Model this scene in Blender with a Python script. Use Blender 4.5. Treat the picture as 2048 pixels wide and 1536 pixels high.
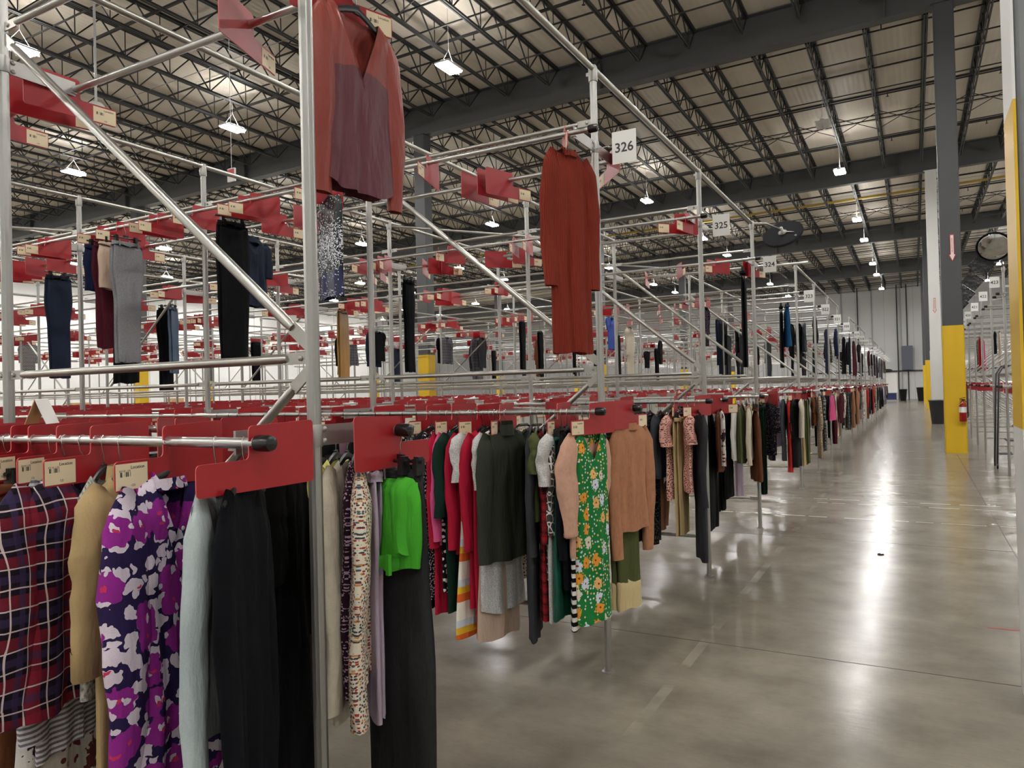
import bpy, bmesh, math, random
from math import sin, cos, pi, radians, sqrt, atan2
from mathutils import Vector, Matrix

# ------------------------------------------------------------------ scene, camera, world, exposure
for o in list(bpy.data.objects): bpy.data.objects.remove(o, do_unlink=True)
SC = bpy.context.scene
COL = SC.collection

F_PX, YAW, PITCH, ROLL, CAM_H = 1469.6, 0.5014, 0.0104, -0.0249, 1.6
cd = bpy.data.cameras.new('camera'); cam = bpy.data.objects.new('camera', cd); COL.objects.link(cam)
cd.sensor_fit = 'HORIZONTAL'; cd.sensor_width = 36.0; cd.lens = F_PX*36/2048; cd.clip_start = .05; cd.clip_end = 300
_F = Vector((-sin(YAW)*cos(PITCH), cos(YAW)*cos(PITCH), sin(PITCH)))
_R = Vector((cos(YAW), sin(YAW), 0)); _U = _R.cross(_F)
_R2 = cos(ROLL)*_R + sin(ROLL)*_U; _U2 = -sin(ROLL)*_R + cos(ROLL)*_U
cam.matrix_world = Matrix(((_R2.x,_U2.x,-_F.x,0),(_R2.y,_U2.y,-_F.y,0),(_R2.z,_U2.z,-_F.z,CAM_H),(0,0,0,1)))
SC.camera = cam

w = bpy.data.worlds.new('world'); SC.world = w; w.use_nodes = True
w.node_tree.nodes['Background'].inputs[0].default_value = (.75,.78,.8,1)
w.node_tree.nodes['Background'].inputs[1].default_value = .25
SC.view_settings.view_transform = 'Standard'
try: SC.view_settings.look = 'None'
except Exception: pass
SC.view_settings.gamma = 1; SC.view_settings.use_curve_mapping = False
SC.view_settings.exposure = 0.0
try: SC.cycles.max_bounces = 8; SC.cycles.diffuse_bounces = 4; SC.cycles.glossy_bounces = 3
except Exception: pass
LAMP_DOWN, LAMP_UP = 340.0, 88.0          # emission of the high-bay lenses / their up-light slots

# ------------------------------------------------------------------ node material helpers
MATS = {}
class NT:
    def __init__(s, name):
        s.m = bpy.data.materials.new(name); s.m.use_nodes = True; s.t = s.m.node_tree
        s.b = s.t.nodes['Principled BSDF']; s._c = None
    def n(s, typ, **kw):
        nd = s.t.nodes.new(typ)
        for k, v in kw.items(): setattr(nd, k, v)
        return nd
    def put(s, sock, v):
        if isinstance(v, bpy.types.NodeSocket): s.t.links.new(v, sock)
        elif isinstance(v, (tuple, list)) and len(v) == 3 and sock.type == 'RGBA': sock.default_value = (*v, 1)
        else: sock.default_value = v
    def co(s):
        if s._c is None: s._c = s.n('ShaderNodeTexCoord').outputs['Object']
        return s._c
    def math(s, op, a, b=0.0, c=None):
        nd = s.n('ShaderNodeMath', operation=op); s.put(nd.inputs[0], a); s.put(nd.inputs[1], b)
        if c is not None: s.put(nd.inputs[2], c)
        return nd.outputs[0]
    def xyz(s, v=None):
        nd = s.n('ShaderNodeSeparateXYZ'); s.put(nd.inputs[0], v or s.co()); return nd.outputs
    def scale(s, v, sc):
        nd = s.n('ShaderNodeMapping'); s.put(nd.inputs[0], v); nd.inputs['Scale'].default_value = sc; return nd.outputs[0]
    def noise(s, sc, det=2, v=None, rough=.5):
        nd = s.n('ShaderNodeTexNoise'); s.put(nd.inputs['Vector'], v or s.co()); nd.inputs['Scale'].default_value = sc
        nd.inputs['Detail'].default_value = det; nd.inputs['Roughness'].default_value = rough; return nd.outputs['Fac']
    def voro(s, sc, v=None, feature='F1', rnd=1.0):
        nd = s.n('ShaderNodeTexVoronoi', feature=feature, voronoi_dimensions='2D'); q = s.xyz(v or s.co()); cb = s.n('ShaderNodeCombineXYZ'); s.put(cb.inputs[0], q[1]); s.put(cb.inputs[1], q[2]); s.put(nd.inputs['Vector'], cb.outputs[0]); nd.inputs['Scale'].default_value = sc
        nd.inputs['Randomness'].default_value = rnd; return nd.outputs
    def ramp(s, f, stops, const=False):
        nd = s.n('ShaderNodeValToRGB'); s.put(nd.inputs[0], f); cr = nd.color_ramp
        if const: cr.interpolation = 'CONSTANT'
        while len(cr.elements) < len(stops): cr.elements.new(.5)
        for e, (p, c) in zip(cr.elements, stops): e.position = p; e.color = (*c, 1)
        return nd.outputs[0]
    def mix(s, f, a, b, blend='MIX'):
        nd = s.n('ShaderNodeMix', data_type='RGBA', blend_type=blend); s.put(nd.inputs[0], f); s.put(nd.inputs[6], a); s.put(nd.inputs[7], b)
        return nd.outputs[2]
    def bump(s, h, st=.3, dist=.01):
        nd = s.n('ShaderNodeBump'); s.put(nd.inputs['Height'], h); nd.inputs['Strength'].default_value = st; nd.inputs['Distance'].default_value = dist
        s.t.links.new(nd.outputs[0], s.b.inputs['Normal'])
    def fin(s, col, rough=.5, metal=0.0, spec=None, **kw):
        s.put(s.b.inputs['Base Color'], col); s.put(s.b.inputs['Roughness'], rough); s.put(s.b.inputs['Metallic'], metal)
        if spec is not None: s.b.inputs['Specular IOR Level'].default_value = spec
        return s.m
def lin(r, g, b):
    f = lambda c: ((c/255+.055)/1.055)**2.4 if c > 10 else c/255/12.92
    return (f(r), f(g), f(b))
def simple(name, col, rough=.5, metal=0.0, noise=0.0, nsc=20, bump=0.0, spec=None):
    if name in MATS: return MATS[name]
    t = NT(name); c = col
    if noise:
        nz = t.noise(nsc, 3); c = t.mix(t.math('MULTIPLY', nz, noise), col, tuple(x*.45 for x in col))
    if bump: t.bump(t.noise(nsc*3, 3), bump, .004)
    MATS[name] = t.fin(c, rough, metal, spec); return MATS[name]
def emit(name, col, st):
    t = NT(name); t.put(t.b.inputs['Base Color'], (.8,.8,.8)); t.put(t.b.inputs['Emission Color'], col); t.b.inputs['Emission Strength'].default_value = st
    return t.m

def galv(name, tone, rough, bands=True):
    t = NT(name)
    st = t.noise(9, 3, t.scale(t.co(), (1,1,.15)))
    sp = t.noise(60, 2)
    c = t.mix(st, tuple(x*.72 for x in tone), tone); c = t.mix(t.math('MULTIPLY', sp, .25), c, (.30,.29,.27))
    return t.fin(c, t.math('ADD', t.math('MULTIPLY', st, .12), rough), .9)
M_POST = galv('galvanised_tube', (.47,.47,.45), .30)
M_BAR = galv('steel_bar', (.56,.55,.51), .27)
M_RAIL = simple('chrome_rail', (.60,.60,.59), .30, .95)
M_BRKT = galv('zinc_bracket', (.46,.45,.43), .38)
M_RED = simple('red_plastic', lin(158,28,36), .38, 0, .18, 6)
M_CAP = simple('black_rubber', (.008,.008,.008), .25)
M_BLACK = simple('black_plastic', (.010,.010,.011), .3)
M_WIRE = simple('hook_wire', (.72,.72,.72), .22, 1)
M_CARD = None
M_WHITE = simple('white_card', (.78,.78,.75), .6)
M_INK = simple('dark_ink', (.05,.05,.05), .7)
M_DKST = simple('dark_steel_paint', (.030,.031,.033), .5, .0, .3, 4)
M_GIRD = simple('girder_paint', (.062,.064,.066), .5, .0, .25, 2)
M_JOIST = simple('joist_paint', (.020,.020,.021), .55)
M_YEL = simple('yellow_paint', lin(214,174,22), .45, 0, .18, 3)
M_OFFW = simple('white_column_paint', (.70,.70,.68), .5, 0, .12, 3)
M_KRAFT = simple('kraft_card', lin(196,160,112), .7, 0, .15, 6)

def label_mat():
    t = NT('location_label'); uv = t.n('ShaderNodeTexCoord').outputs['UV']; x = t.xyz(uv)
    u, v = x[0], x[1]
    wn = t.n('ShaderNodeTexWhiteNoise', noise_dimensions='1D'); t.put(wn.inputs['W'], t.math('FLOOR', t.math('MULTIPLY', u, 95.0)))
    bar = t.math('GREATER_THAN', wn.outputs['Value'], .42)
    def box(u0, u1, v0, v1):
        a = t.math('MULTIPLY', t.math('GREATER_THAN', u, u0), t.math('LESS_THAN', u, u1))
        b = t.math('MULTIPLY', t.math('GREATER_THAN', v, v0), t.math('LESS_THAN', v, v1)); return t.math('MULTIPLY', a, b)
    code = t.math('MULTIPLY', box(.12,.46,.50,.68), bar)
    col = t.mix(code, lin(222,205,172), (.035,.035,.035))
    return t.fin(col, .55)
M_CARD = label_mat()

# ---- cloth
def cloth(name, kind, cols, rough=.85, sc=1.0):
    key = 'cloth_'+name
    if key in MATS: return MATS[key]
    t = NT(key); c = [lin(*q) for q in cols]; x = t.xyz(); y, z = x[1], x[2]; fb = None
    weave = t.noise(420, 1)
    def fr(a, k, off=0.0): return t.math('FRACT', t.math('ADD', t.math('MULTIPLY', a, k), off))
    def line(a, k, wd, off=0.0): return t.math('LESS_THAN', fr(a, k, off), wd)
    soft = t.noise(5, 2)
    if kind == 'plain':
        col = t.mix(t.math('MULTIPLY', soft, .35), c[0], tuple(q*.6 for q in c[0]))
    elif kind == 'knit':
        col = t.mix(t.noise(30*sc, 2), c[0], tuple(q*.72 for q in c[0])); fb = t.noise(60*sc, 2)
    elif kind == 'melange':
        col = t.mix(t.ramp(t.noise(120*sc, 3), [(.35,(0,0,0)),(.65,(1,1,1))]), c[0], c[1]); fb = t.noise(90*sc, 2)
    elif kind == 'ribbed':
        r = t.math('SINE', t.math('MULTIPLY', y, 2*pi*90*sc))
        col = t.mix(t.math('MULTIPLY_ADD', r, .25, .3), c[0], tuple(q*.55 for q in c[0])); col = t.mix(t.math('MULTIPLY', soft, .4), col, tuple(q*.5 for q in c[0])); fb = r
    elif kind == 'denim':
        v = t.scale(t.co(), (1,1,.35)); n1 = t.noise(9, 4, v); n2 = t.noise(160, 2, v)
        col = t.mix(n1, c[0], c[1]); col = t.mix(t.math('MULTIPLY', n2, .3), col, c[-1]); fb = n2
    elif kind == 'stripes':
        col = t.mix(line(z, 1/(.045*sc), .5), c[0], c[1])
    elif kind == 'vstripes':
        col = t.mix(line(y, 1/(.02*sc), .5), c[0], c[1])
    elif kind == 'bands':
        col = t.ramp(fr(z, 1/(.22*sc)), [(0,c[0]),(.25,c[1]),(.45,c[2]),(.62,c[3]),(.8,c[0])], True)
    elif kind == 'plaid':
        wob = t.math('MULTIPLY', t.math('SUBTRACT', t.noise(6, 1), .5), .03)
        yy, zz = t.math('ADD', y, wob), t.math('ADD', z, wob)
        col = t.mix(t.math('MULTIPLY', line(yy, 1/(.11*sc), .30), .55), c[0], c[1]); col = t.mix(t.math('MULTIPLY', line(zz, 1/(.11*sc), .30), .45), col, c[1])
        col = t.mix(t.math('MULTIPLY', line(yy, 1/(.11*sc), .16, .33), .7), col, c[2]); col = t.mix(t.math('MULTIPLY', line(zz, 1/(.11*sc), .2, .4), .6), col, c[2])
        for off in (.05, .56):
            col = t.mix(t.math('MULTIPLY', line(yy, 1/(.11*sc), .035, off), .85), col, c[3]); col = t.mix(t.math('MULTIPLY', line(zz, 1/(.11*sc), .035, off), .85), col, c[3])
    elif kind == 'blotch':
        d = t.n('ShaderNodeVectorMath', operation='ADD'); t.put(d.inputs[0], t.co())
        nz = t.n('ShaderNodeTexNoise'); t.put(nz.inputs['Vector'], t.co()); nz.inputs['Scale'].default_value = 26*sc; nz.inputs['Detail'].default_value = 1
        m = t.n('ShaderNodeVectorMath', operation='SCALE'); t.put(m.inputs[0], nz.outputs['Color']); m.inputs['Scale'].default_value = .035/sc; t.put(d.inputs[1], m.outputs[0])
        v = t.voro(17*sc, t.scale(d.outputs[0], (.6,1,1))); rnd = t.xyz(v['Color'])[0]
        k = len(c)-1; col = t.ramp(rnd, [(i/k, q) for i, q in enumerate(c[:-1])], True)
        v2 = t.voro(34*sc, t.scale(d.outputs[0], (.6,1,1))); rn2 = t.xyz(v2['Color'])[1]
        col = t.mix(t.math('GREATER_THAN', rn2, .72), col, c[1]); col = t.mix(t.math('LESS_THAN', rn2, .10), col, c[0])
        col = t.mix(t.math('MULTIPLY', t.math('LESS_THAN', v['Distance'], .12), .7), col, c[-1])
    elif kind == 'blossom':
        d = t.n('ShaderNodeVectorMath', operation='ADD'); t.put(d.inputs[0], t.co())
        nz = t.n('ShaderNodeTexNoise'); t.put(nz.inputs['Vector'], t.co()); nz.inputs['Scale'].default_value = 45; nz.inputs['Detail'].default_value = 1
        m = t.n('ShaderNodeVectorMath', operation='SCALE'); t.put(m.inputs[0], nz.outputs['Color']); m.inputs['Scale'].default_value = .03; t.put(d.inputs[1], m.outputs[0]); q = d.outputs[0]
        a = t.voro(11, q); ra = t.xyz(a['Color'])[0]; b = t.voro(23, q); rb = t.xyz(b['Color'])[0]; e_ = t.voro(30, t.scale(q, (1,1.13,.93))); re = t.xyz(e_['Color'])[1]
        col = t.mix(t.math('MULTIPLY', t.math('LESS_THAN', b['Distance'], .46), t.math('GREATER_THAN', rb, .38)), c[0], c[1])
        col = t.mix(t.math('MULTIPLY', t.math('LESS_THAN', a['Distance'], .44), t.math('GREATER_THAN', ra, .36)), col, c[2])
        col = t.mix(t.math('MULTIPLY', t.math('LESS_THAN', e_['Distance'], .30), t.math('GREATER_THAN', re, .72)), col, c[1])
        col = t.mix(t.math('LESS_THAN', a['Distance'], .07), col, c[3])
    elif kind == 'floral':
        v = t.voro(11*sc, t.scale(t.co(), (.5,1,.8))); r = t.xyz(v['Color'])[0]
        pet = t.math('MULTIPLY_ADD', t.noise(70*sc, 2), .75, -.02)
        big = t.math('MULTIPLY', t.math('LESS_THAN', v['Distance'], pet), t.math('GREATER_THAN', r, .52))
        fl = t.ramp(t.xyz(v['Color'])[1], [(0,c[1]),(.35,c[2]),(.65,c[3]),(.85,c[4])], True)
        v2 = t.voro(38*sc, t.scale(t.co(), (.5,1,1))); r2 = t.xyz(v2['Color'])
        sm = t.math('MULTIPLY', t.math('LESS_THAN', v2['Distance'], .27), t.math('GREATER_THAN', r2[0], .5))
        f2 = t.ramp(r2[1], [(0,c[4]),(.4,c[1]),(.75,c[2])], True)
        col = t.mix(sm, c[0], f2); col = t.mix(big, col, fl); col = t.mix(t.math('MULTIPLY', t.math('LESS_THAN', v['Distance'], .07), t.math('GREATER_THAN', r, .42)), col, (.25,.06,.02))
    elif kind == 'dots':
        v = t.voro(sc*60, t.scale(t.co(), (.5,1,1)))
        col = t.mix(t.math('LESS_THAN', v['Distance'], .30), c[0], c[1])
    elif kind == 'spots':
        v = t.voro(sc*48, t.scale(t.co(), (.5,1,.6)), 'DISTANCE_TO_EDGE')
        col = t.mix(t.math('GREATER_THAN', v['Distance'], .09), c[0], c[1])
    elif kind == 'ditsy':
        v = t.voro(sc*75, t.scale(t.co(), (.6,1,1))); r = t.xyz(v['Color'])[0]
        col = t.mix(t.math('LESS_THAN', v['Distance'], .36), c[0], t.ramp(r, [(i/(len(c)-1), q) for i, q in enumerate(c[1:])], True))
    elif kind == 'speckle':
        v = t.voro(sc*150); r = t.xyz(v['Color'])[0]
        col = t.mix(t.math('GREATER_THAN', r, .78), c[0], c[1])
    elif kind == 'chevron':
        tri = t.math('ABSOLUTE', t.math('SUBTRACT', fr(y, 1/.05), .5))
        zz = t.math('ADD', z, t.math('MULTIPLY', tri, .03)); col = t.mix(line(zz, 1/.030, .45), c[0], c[1])
    elif kind == 'sequin':
        v = t.voro(170); r = t.xyz(v['Color'])[0]
        band = t.math('MULTIPLY_ADD', t.math('SINE', t.math('MULTIPLY_ADD', z, 13.5, .9)), .5, .5)
        th = t.math('SUBTRACT', .985, t.math('MULTIPLY', band, .45))
        nav = t.math('LESS_THAN', z, -.58)
        base = t.mix(nav, c[0], c[1]); col = t.mix(t.math('GREATER_THAN', r, th), base, c[2]); fb = r; rough = .25
    elif kind == 'yoke':
        edge = t.math('GREATER_THAN', t.math('ADD', z, t.math('MULTIPLY', t.math('ABSOLUTE', y), .25)), -.285)
        col = t.mix(edge, c[0], c[1]); col = t.mix(t.math('MULTIPLY', soft, .35), col, tuple(q*.55 for q in c[0]))
    elif kind == 'ombre':
        col = t.ramp(t.math('MULTIPLY_ADD', z, -.9, t.math('MULTIPLY', soft, .3)), [(.2,c[0]),(.8,c[1])])
    col = t.mix(t.math('MULTIPLY', weave, .28), col, (0,0,0))
    wr = t.noise(9, 3, t.scale(t.co(), (1,1.6,.45)), .55); hb = t.math('ADD', t.math('MULTIPLY', wr, 1.0), t.math('MULTIPLY', fb if fb is not None else weave, .10 if fb is not None else .03))
    t.bump(hb, .55, .035)
    MATS[key] = t.fin(col, rough, 0.0, .12 if rough > .5 else .4); return MATS[key]

# ------------------------------------------------------------------ mesh builder
class MB:
    def __init__(s): s.v, s.f, s.mi, s.cur = [], [], [], 0
    def add(s, vs, fs):
        b = len(s.v); s.v += [tuple(p) for p in vs]; s.f += [tuple(i+b for i in q) for q in fs]; s.mi += [s.cur]*len(fs)
    def box(s, x0, x1, y0, y1, z0, z1):
        s.add([(x0,y0,z0),(x1,y0,z0),(x1,y1,z0),(x0,y1,z0),(x0,y0,z1),(x1,y0,z1),(x1,y1,z1),(x0,y1,z1)],
              [(0,3,2,1),(4,5,6,7),(0,1,5,4),(1,2,6,5),(2,3,7,6),(3,0,4,7)])
    def bar(s, p0, p1, a, b, up=(0,0,1)):
        p0, p1 = Vector(p0), Vector(p1); d = (p1-p0).normalized(); u = Vector(up)
        if abs(d.dot(u)) > .99: u = Vector((1,0,0))
        l = d.cross(u).normalized()*(a/2); n = l.normalized().cross(d)*(b/2); vs = []
        for p in (p0, p1): vs += [p-l-n, p+l-n, p+l+n, p-l+n]
        s.add(vs, [(0,1,2,3),(4,7,6,5),(0,4,5,1),(1,5,6,2),(2,6,7,3),(3,7,4,0)])
    def tube(s, pts, rad, seg=8, cap=True, flat=1.0, up=(0,0,1)):
        pts = [Vector(p) for p in pts]; n = len(pts); rs = rad if isinstance(rad, (list,tuple)) else [rad]*n
        vs = []; ref = None
        for i, p in enumerate(pts):
            d = (pts[min(i+1,n-1)]-pts[max(i-1,0)]).normalized()
            if ref is None:
                u = Vector(up)
                if abs(d.dot(u)) > .95: u = Vector((1,0,0))
                ref = (u - d*u.dot(d)).normalized()
            else:
                r2 = ref - d*ref.dot(d); ref = r2.normalized() if r2.length > 1e-6 else ref
            b = d.cross(ref)
            for k in range(seg):
                a = 2*pi*k/seg; vs.append(p + (ref*cos(a) + b*sin(a)*flat)*rs[i])
        fs = [(i*seg+k, i*seg+(k+1)%seg, (i+1)*seg+(k+1)%seg, (i+1)*seg+k) for i in range(n-1) for k in range(seg)]
        if cap: fs += [tuple(range(seg-1,-1,-1)), tuple((n-1)*seg+k for k in range(seg))]
        s.add(vs, fs)
    def lathe(s, prof, seg=16, c=(0,0,0), cap=True):
        vs = [(c[0]+r*cos(2*pi*k/seg), c[1]+r*sin(2*pi*k/seg), c[2]+z) for r, z in prof for k in range(seg)]
        n = len(prof); fs = [(i*seg+k, i*seg+(k+1)%seg, (i+1)*seg+(k+1)%seg, (i+1)*seg+k) for i in range(n-1) for k in range(seg)]
        if cap: fs += [tuple(range(seg-1,-1,-1)), tuple((n-1)*seg+k for k in range(seg))]
        s.add(vs, fs)
    def prism(s, pts, t, plane='yz', off=0.0):
        n = len(pts); f = {'yz': lambda a,b,c: (c,a,b), 'xz': lambda a,b,c: (a,c,b), 'xy': lambda a,b,c: (a,b,c)}[plane]
        vs = [f(a,b,off-t/2) for a,b in pts] + [f(a,b,off+t/2) for a,b in pts]
        s.add(vs, [tuple(range(n-1,-1,-1)), tuple(range(n,2*n))] + [(i,(i+1)%n,n+(i+1)%n,n+i) for i in range(n)])
    def mesh(s, name, mats, smooth=False, weld=False):
        me = bpy.data.meshes.new(name); me.from_pydata(s.v, [], s.f)
        for m in (mats if isinstance(mats, (list,tuple)) else [mats]): me.materials.append(m)
        if any(s.mi): me.polygons.foreach_set('material_index', s.mi)
        if weld:
            bm = bmesh.new(); bm.from_mesh(me); bmesh.ops.remove_doubles(bm, verts=bm.verts, dist=2e-4); bmesh.ops.recalc_face_normals(bm, faces=bm.faces); bm.to_mesh(me); bm.free()
        if smooth: me.shade_smooth() if hasattr(me, 'shade_smooth') else me.polygons.foreach_set('use_smooth', [True]*len(me.polygons))
        me.update(); return me
def smooth_by_angle(me, ang=40):
    try: me.set_sharp_from_angle(angle=radians(ang))
    except Exception: pass
def put(name, me, parent=None, loc=(0,0,0), rz=0.0, rot=None, mat=None):
    o = bpy.data.objects.new(name, me); COL.objects.link(o); o.location = loc
    o.rotation_euler = rot if rot else (0,0,rz)
    if parent: o.parent = parent
    if mat and me: o.material_slots[0].link = 'OBJECT'; o.material_slots[0].material = mat
    return o
def tag(o, label, cat, group=None):
    o['label'] = label; o['category'] = cat
    if group: o['group'] = group
    return o
def struct(o): o['kind'] = 'structure'; return o
def thing(name, loc, label, cat, group=None, rz=0.0, rot=None): return tag(put(name, None, None, loc, rz, rot), label, cat, group)
def text_mesh(s, size, mat, bold=.0, ext=.0003):
    c = bpy.data.curves.new('lettering', 'FONT'); c.body = s; c.size = size; c.extrude = ext; c.offset = bold; c.align_x = 'CENTER'; c.align_y = 'CENTER'; c.resolution_u = 3
    o = bpy.data.objects.new('lettering', c); COL.objects.link(o); dg = bpy.context.evaluated_depsgraph_get(); dg.update()
    me = bpy.data.meshes.new_from_object(o.evaluated_get(dg)); bpy.data.objects.remove(o); me.materials.clear(); me.materials.append(mat); return me
ORD = ['first','second','third','fourth','fifth','sixth','seventh','eighth','ninth','tenth','eleventh','twelfth','thirteenth','fourteenth','fifteenth','sixteenth','seventeenth','eighteenth','nineteenth','twentieth']
TENS = {2:'twenty',3:'thirty',4:'forty',5:'fifty',6:'sixty',7:'seventy'}
DG = 'zero one two three four five six seven eight nine'.split()
def nwd(n): return '-'.join(DG[int(c)] for c in str(n))
def ordinal(i):
    if i < 20: return ORD[i]
    n = i+1; t, r = divmod(n, 10)
    return (TENS[t][:-1]+'ieth') if r == 0 else TENS[t]+'-'+ORD[r-1]
rnd = random.Random(7)

# ------------------------------------------------------------------ the hall
XW, XE, YS, YN = -50.0, 21.0, -9.0, 77.0
SL = .0175
def zdeck(x): return 10.95 + SL*(x-.5)
GY = [-10.4, 4.4, 19.1, 33.9, 48.8, 63.5, 78.2]

def floor_mat():
    t = NT('polished_concrete'); co = t.co(); x = t.xyz()
    big = t.noise(.35, 4); mid = t.noise(2.2, 5, rough=.6)
    strk = t.noise(1.4, 5, t.scale(co, (.55,3.2,1)), .65); fine = t.noise(38, 3, t.scale(co, (.4,1.6,1)), .6)
    c = t.ramp(t.math('ADD', t.math('MULTIPLY', big, .5), t.math('MULTIPLY', mid, .5)), [(.32,lin(100,94,84)),(.68,lin(152,145,132))])
    c = t.mix(t.math('MULTIPLY', t.ramp(strk, [(.3,(0,0,0)),(.8,(1,1,1))]), .30), c, lin(92,86,77))
    c = t.mix(t.math('MULTIPLY', t.ramp(fine, [(.5,(0,0,0)),(.8,(1,1,1))]), .25), c, lin(92,88,80))
    # worn paint line parallel to the rack ends
    ln = t.math('LESS_THAN', t.math('ABSOLUTE', t.math('ADD', x[0], 1.20)), .03)
    wear = t.ramp(t.noise(3.0, 4), [(.48,(0,0,0)),(.60,(1,1,1))])
    c = t.mix(t.math('MULTIPLY', t.math('MULTIPLY', ln, wear), .20), c, lin(190,184,170))
    r = t.math('MULTIPLY_ADD', strk, .10, t.math('MULTIPLY_ADD', mid, .06, .125))
    # freshly polished spot
    px_ = t.math('DIVIDE', t.math('ADD', x[0], 1.22), .30); py_ = t.math('DIVIDE', t.math('SUBTRACT', x[1], 5.0), .75)
    inn = t.math('LESS_THAN', t.math('ADD', t.math('MULTIPLY', px_, px_), t.math('MULTIPLY', py_, py_)), 1.0)
    r = t.math('MULTIPLY_ADD', t.math('MULTIPLY', inn, -.82), r, r)
    rip = t.noise(7, 4, t.scale(co, (.30,2.4,1)), .6)
    t.bump(t.math('ADD', t.math('MULTIPLY', rip, .8), t.math('MULTIPLY', fine, .25)), .12, .010)
    return t.fin(c, r, 0.0, .19)
m = MB(); m.box(XW,XE,YS,YN,-.2,0); floor = struct(put('floor', m.mesh('floor', floor_mat())))
M_JNT = simple('joint_dark', (.03,.028,.025), .9)
jm = MB(); jm.box(0,1,-.003,.003,-.001,.0008); jm = jm.mesh('control_joint', M_JNT)
for yy in (4.62, 8.2, 13.0, 17.6, 22.2, 26.8, 31.4, 36):
    o = put('control_joint', jm, floor, (-9,yy,0)); o.scale.x = 19
for xx in (.76, -3.8):
    o = put('control_joint', jm, floor, (xx,-4,0), pi/2); o.scale.x = 60
M_TAPE = simple('worn_white_tape', (.62,.60,.54), .35, 0, .5, 30)
m = MB(); m.box(0,1,-.014,.014,.0002,.0009); tm = m.mesh('floor_tape', M_TAPE)
for yy, x0, ln in ((9.55,-2.6,4.6),(11.05,-3.2,5.6),(10.7,-1.2,3.0)):
    k = 0
    x = x0
    while x < x0+ln:
        seg = rnd.uniform(.12,.5); o = put('floor_tape', tm, floor, (x,yy,0)); o.scale = (seg, rnd.uniform(.4,1), 1); x += seg + rnd.uniform(.02,.2)
m = MB(); m.box(.37,.95,-.012,.012,.0002,.0012); put('floor_tape', m.mesh('red_tape', simple('red_tape', lin(150,60,62), .5)), floor, (0,5.645,0))
m = MB(); m.lathe([(.012,0),(.022,.004),(.016,.012),(.004,.016)], 7); m.lathe([(.01,0),(.016,.004),(.003,.012)], 6, (.025,.01,0))
tag(put('debris_scrap', m.mesh('scrap', M_CAP, True), None, (-.33,7.62,.0)), 'small dark scrap of debris lying on the concrete aisle', 'debris')

def deck_mat():
    t = NT('roof_deck_liner'); x = t.xyz()
    n = t.noise(.5, 3, t.scale(t.co(), (.3,1,1))); n2 = t.noise(3, 4)
    c = t.mix(n, lin(222,214,200), lin(200,190,174)); c = t.mix(t.math('MULTIPLY', n2, .2), c, lin(168,158,142))
    rib = t.math('SINE', t.math('MULTIPLY', x[0], 2*pi/.15))
    t.bump(t.math('ADD', t.math('MULTIPLY', rib, .5), n2), .25, .02)
    return t.fin(c, .55)
m = MB()
m.add([(XW,YS,zdeck(XW)),(XE,YS,zdeck(XE)),(XE,YN,zdeck(XE)),(XW,YN,zdeck(XW)),(XW,YS,zdeck(XW)+.2),(XE,YS,zdeck(XE)+.2),(XE,YN,zdeck(XE)+.2),(XW,YN,zdeck(XW)+.2)],
      [(0,1,2,3),(7,6,5,4),(0,4,5,1),(1,5,6,2),(2,6,7,3),(3,7,4,0)])
ceiling = struct(put('ceiling', m.mesh('ceiling', deck_mat())))
def wall_mat(name, tone, kx, groove):
    t = NT(name); x = t.xyz(); a = x[kx]
    g = t.math('LESS_THAN', t.math('FRACT', t.math('MULTIPLY', a, 1/groove)), .02)
    n = t.noise(.6, 3); c = t.mix(t.math('MULTIPLY', n, .3), tone, tuple(q*.8 for q in tone)); c = t.mix(t.math('MULTIPLY', g, .35), c, (.2,.2,.2))
    return t.fin(c, .6)
def wallbox(name, mat, *b): m = MB(); m.box(*b); return struct(put(name, m.mesh(name, mat)))
M_WN = wall_mat('panel_wall', (.60,.60,.60), 0, 2.4); M_WL = wall_mat('white_wall', (.86,.87,.86), 1, 5.0)
wn = wallbox('wall_back', M_WN, XW,XE,YN,YN+.2,0,11.4)
wallbox('wall_left', M_WL, XW-.2,XW,YS,YN,0,11.4); wallbox('wall_right', M_WL, XE,XE+.2,YS,YN,0,11.6); wallbox('wall_front', M_WL, XW,XE,YS-.2,YS,0,11.4)
# panel ribs and down-pipes on the back wall, horizontal girt
m = MB(); m.box(-.06,.06,-.08,0,0,10.8); rm = m.mesh('wall_rib', simple('rib_grey', (.33,.33,.33), .6))
for x in (-8.4,-6.0,-3.4,-1.0,1.3,3.8): put('wall_rib', rm, wn, (x,YN,0))
m = MB(); m.tube([(0,-.12,0),(0,-.12,10.6)], .05, 8); pm = m.mesh('drain_pipe', M_DKST)
for x in (-1.3,-.5,-4.6): put('drain_pipe', pm, wn, (x,YN,0))
m = MB(); m.box(-9,XE,-.1,0,2.55,2.68); put('wall_girt', m.mesh('wall_girt', M_DKST), wn, (0,YN,0))

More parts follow.
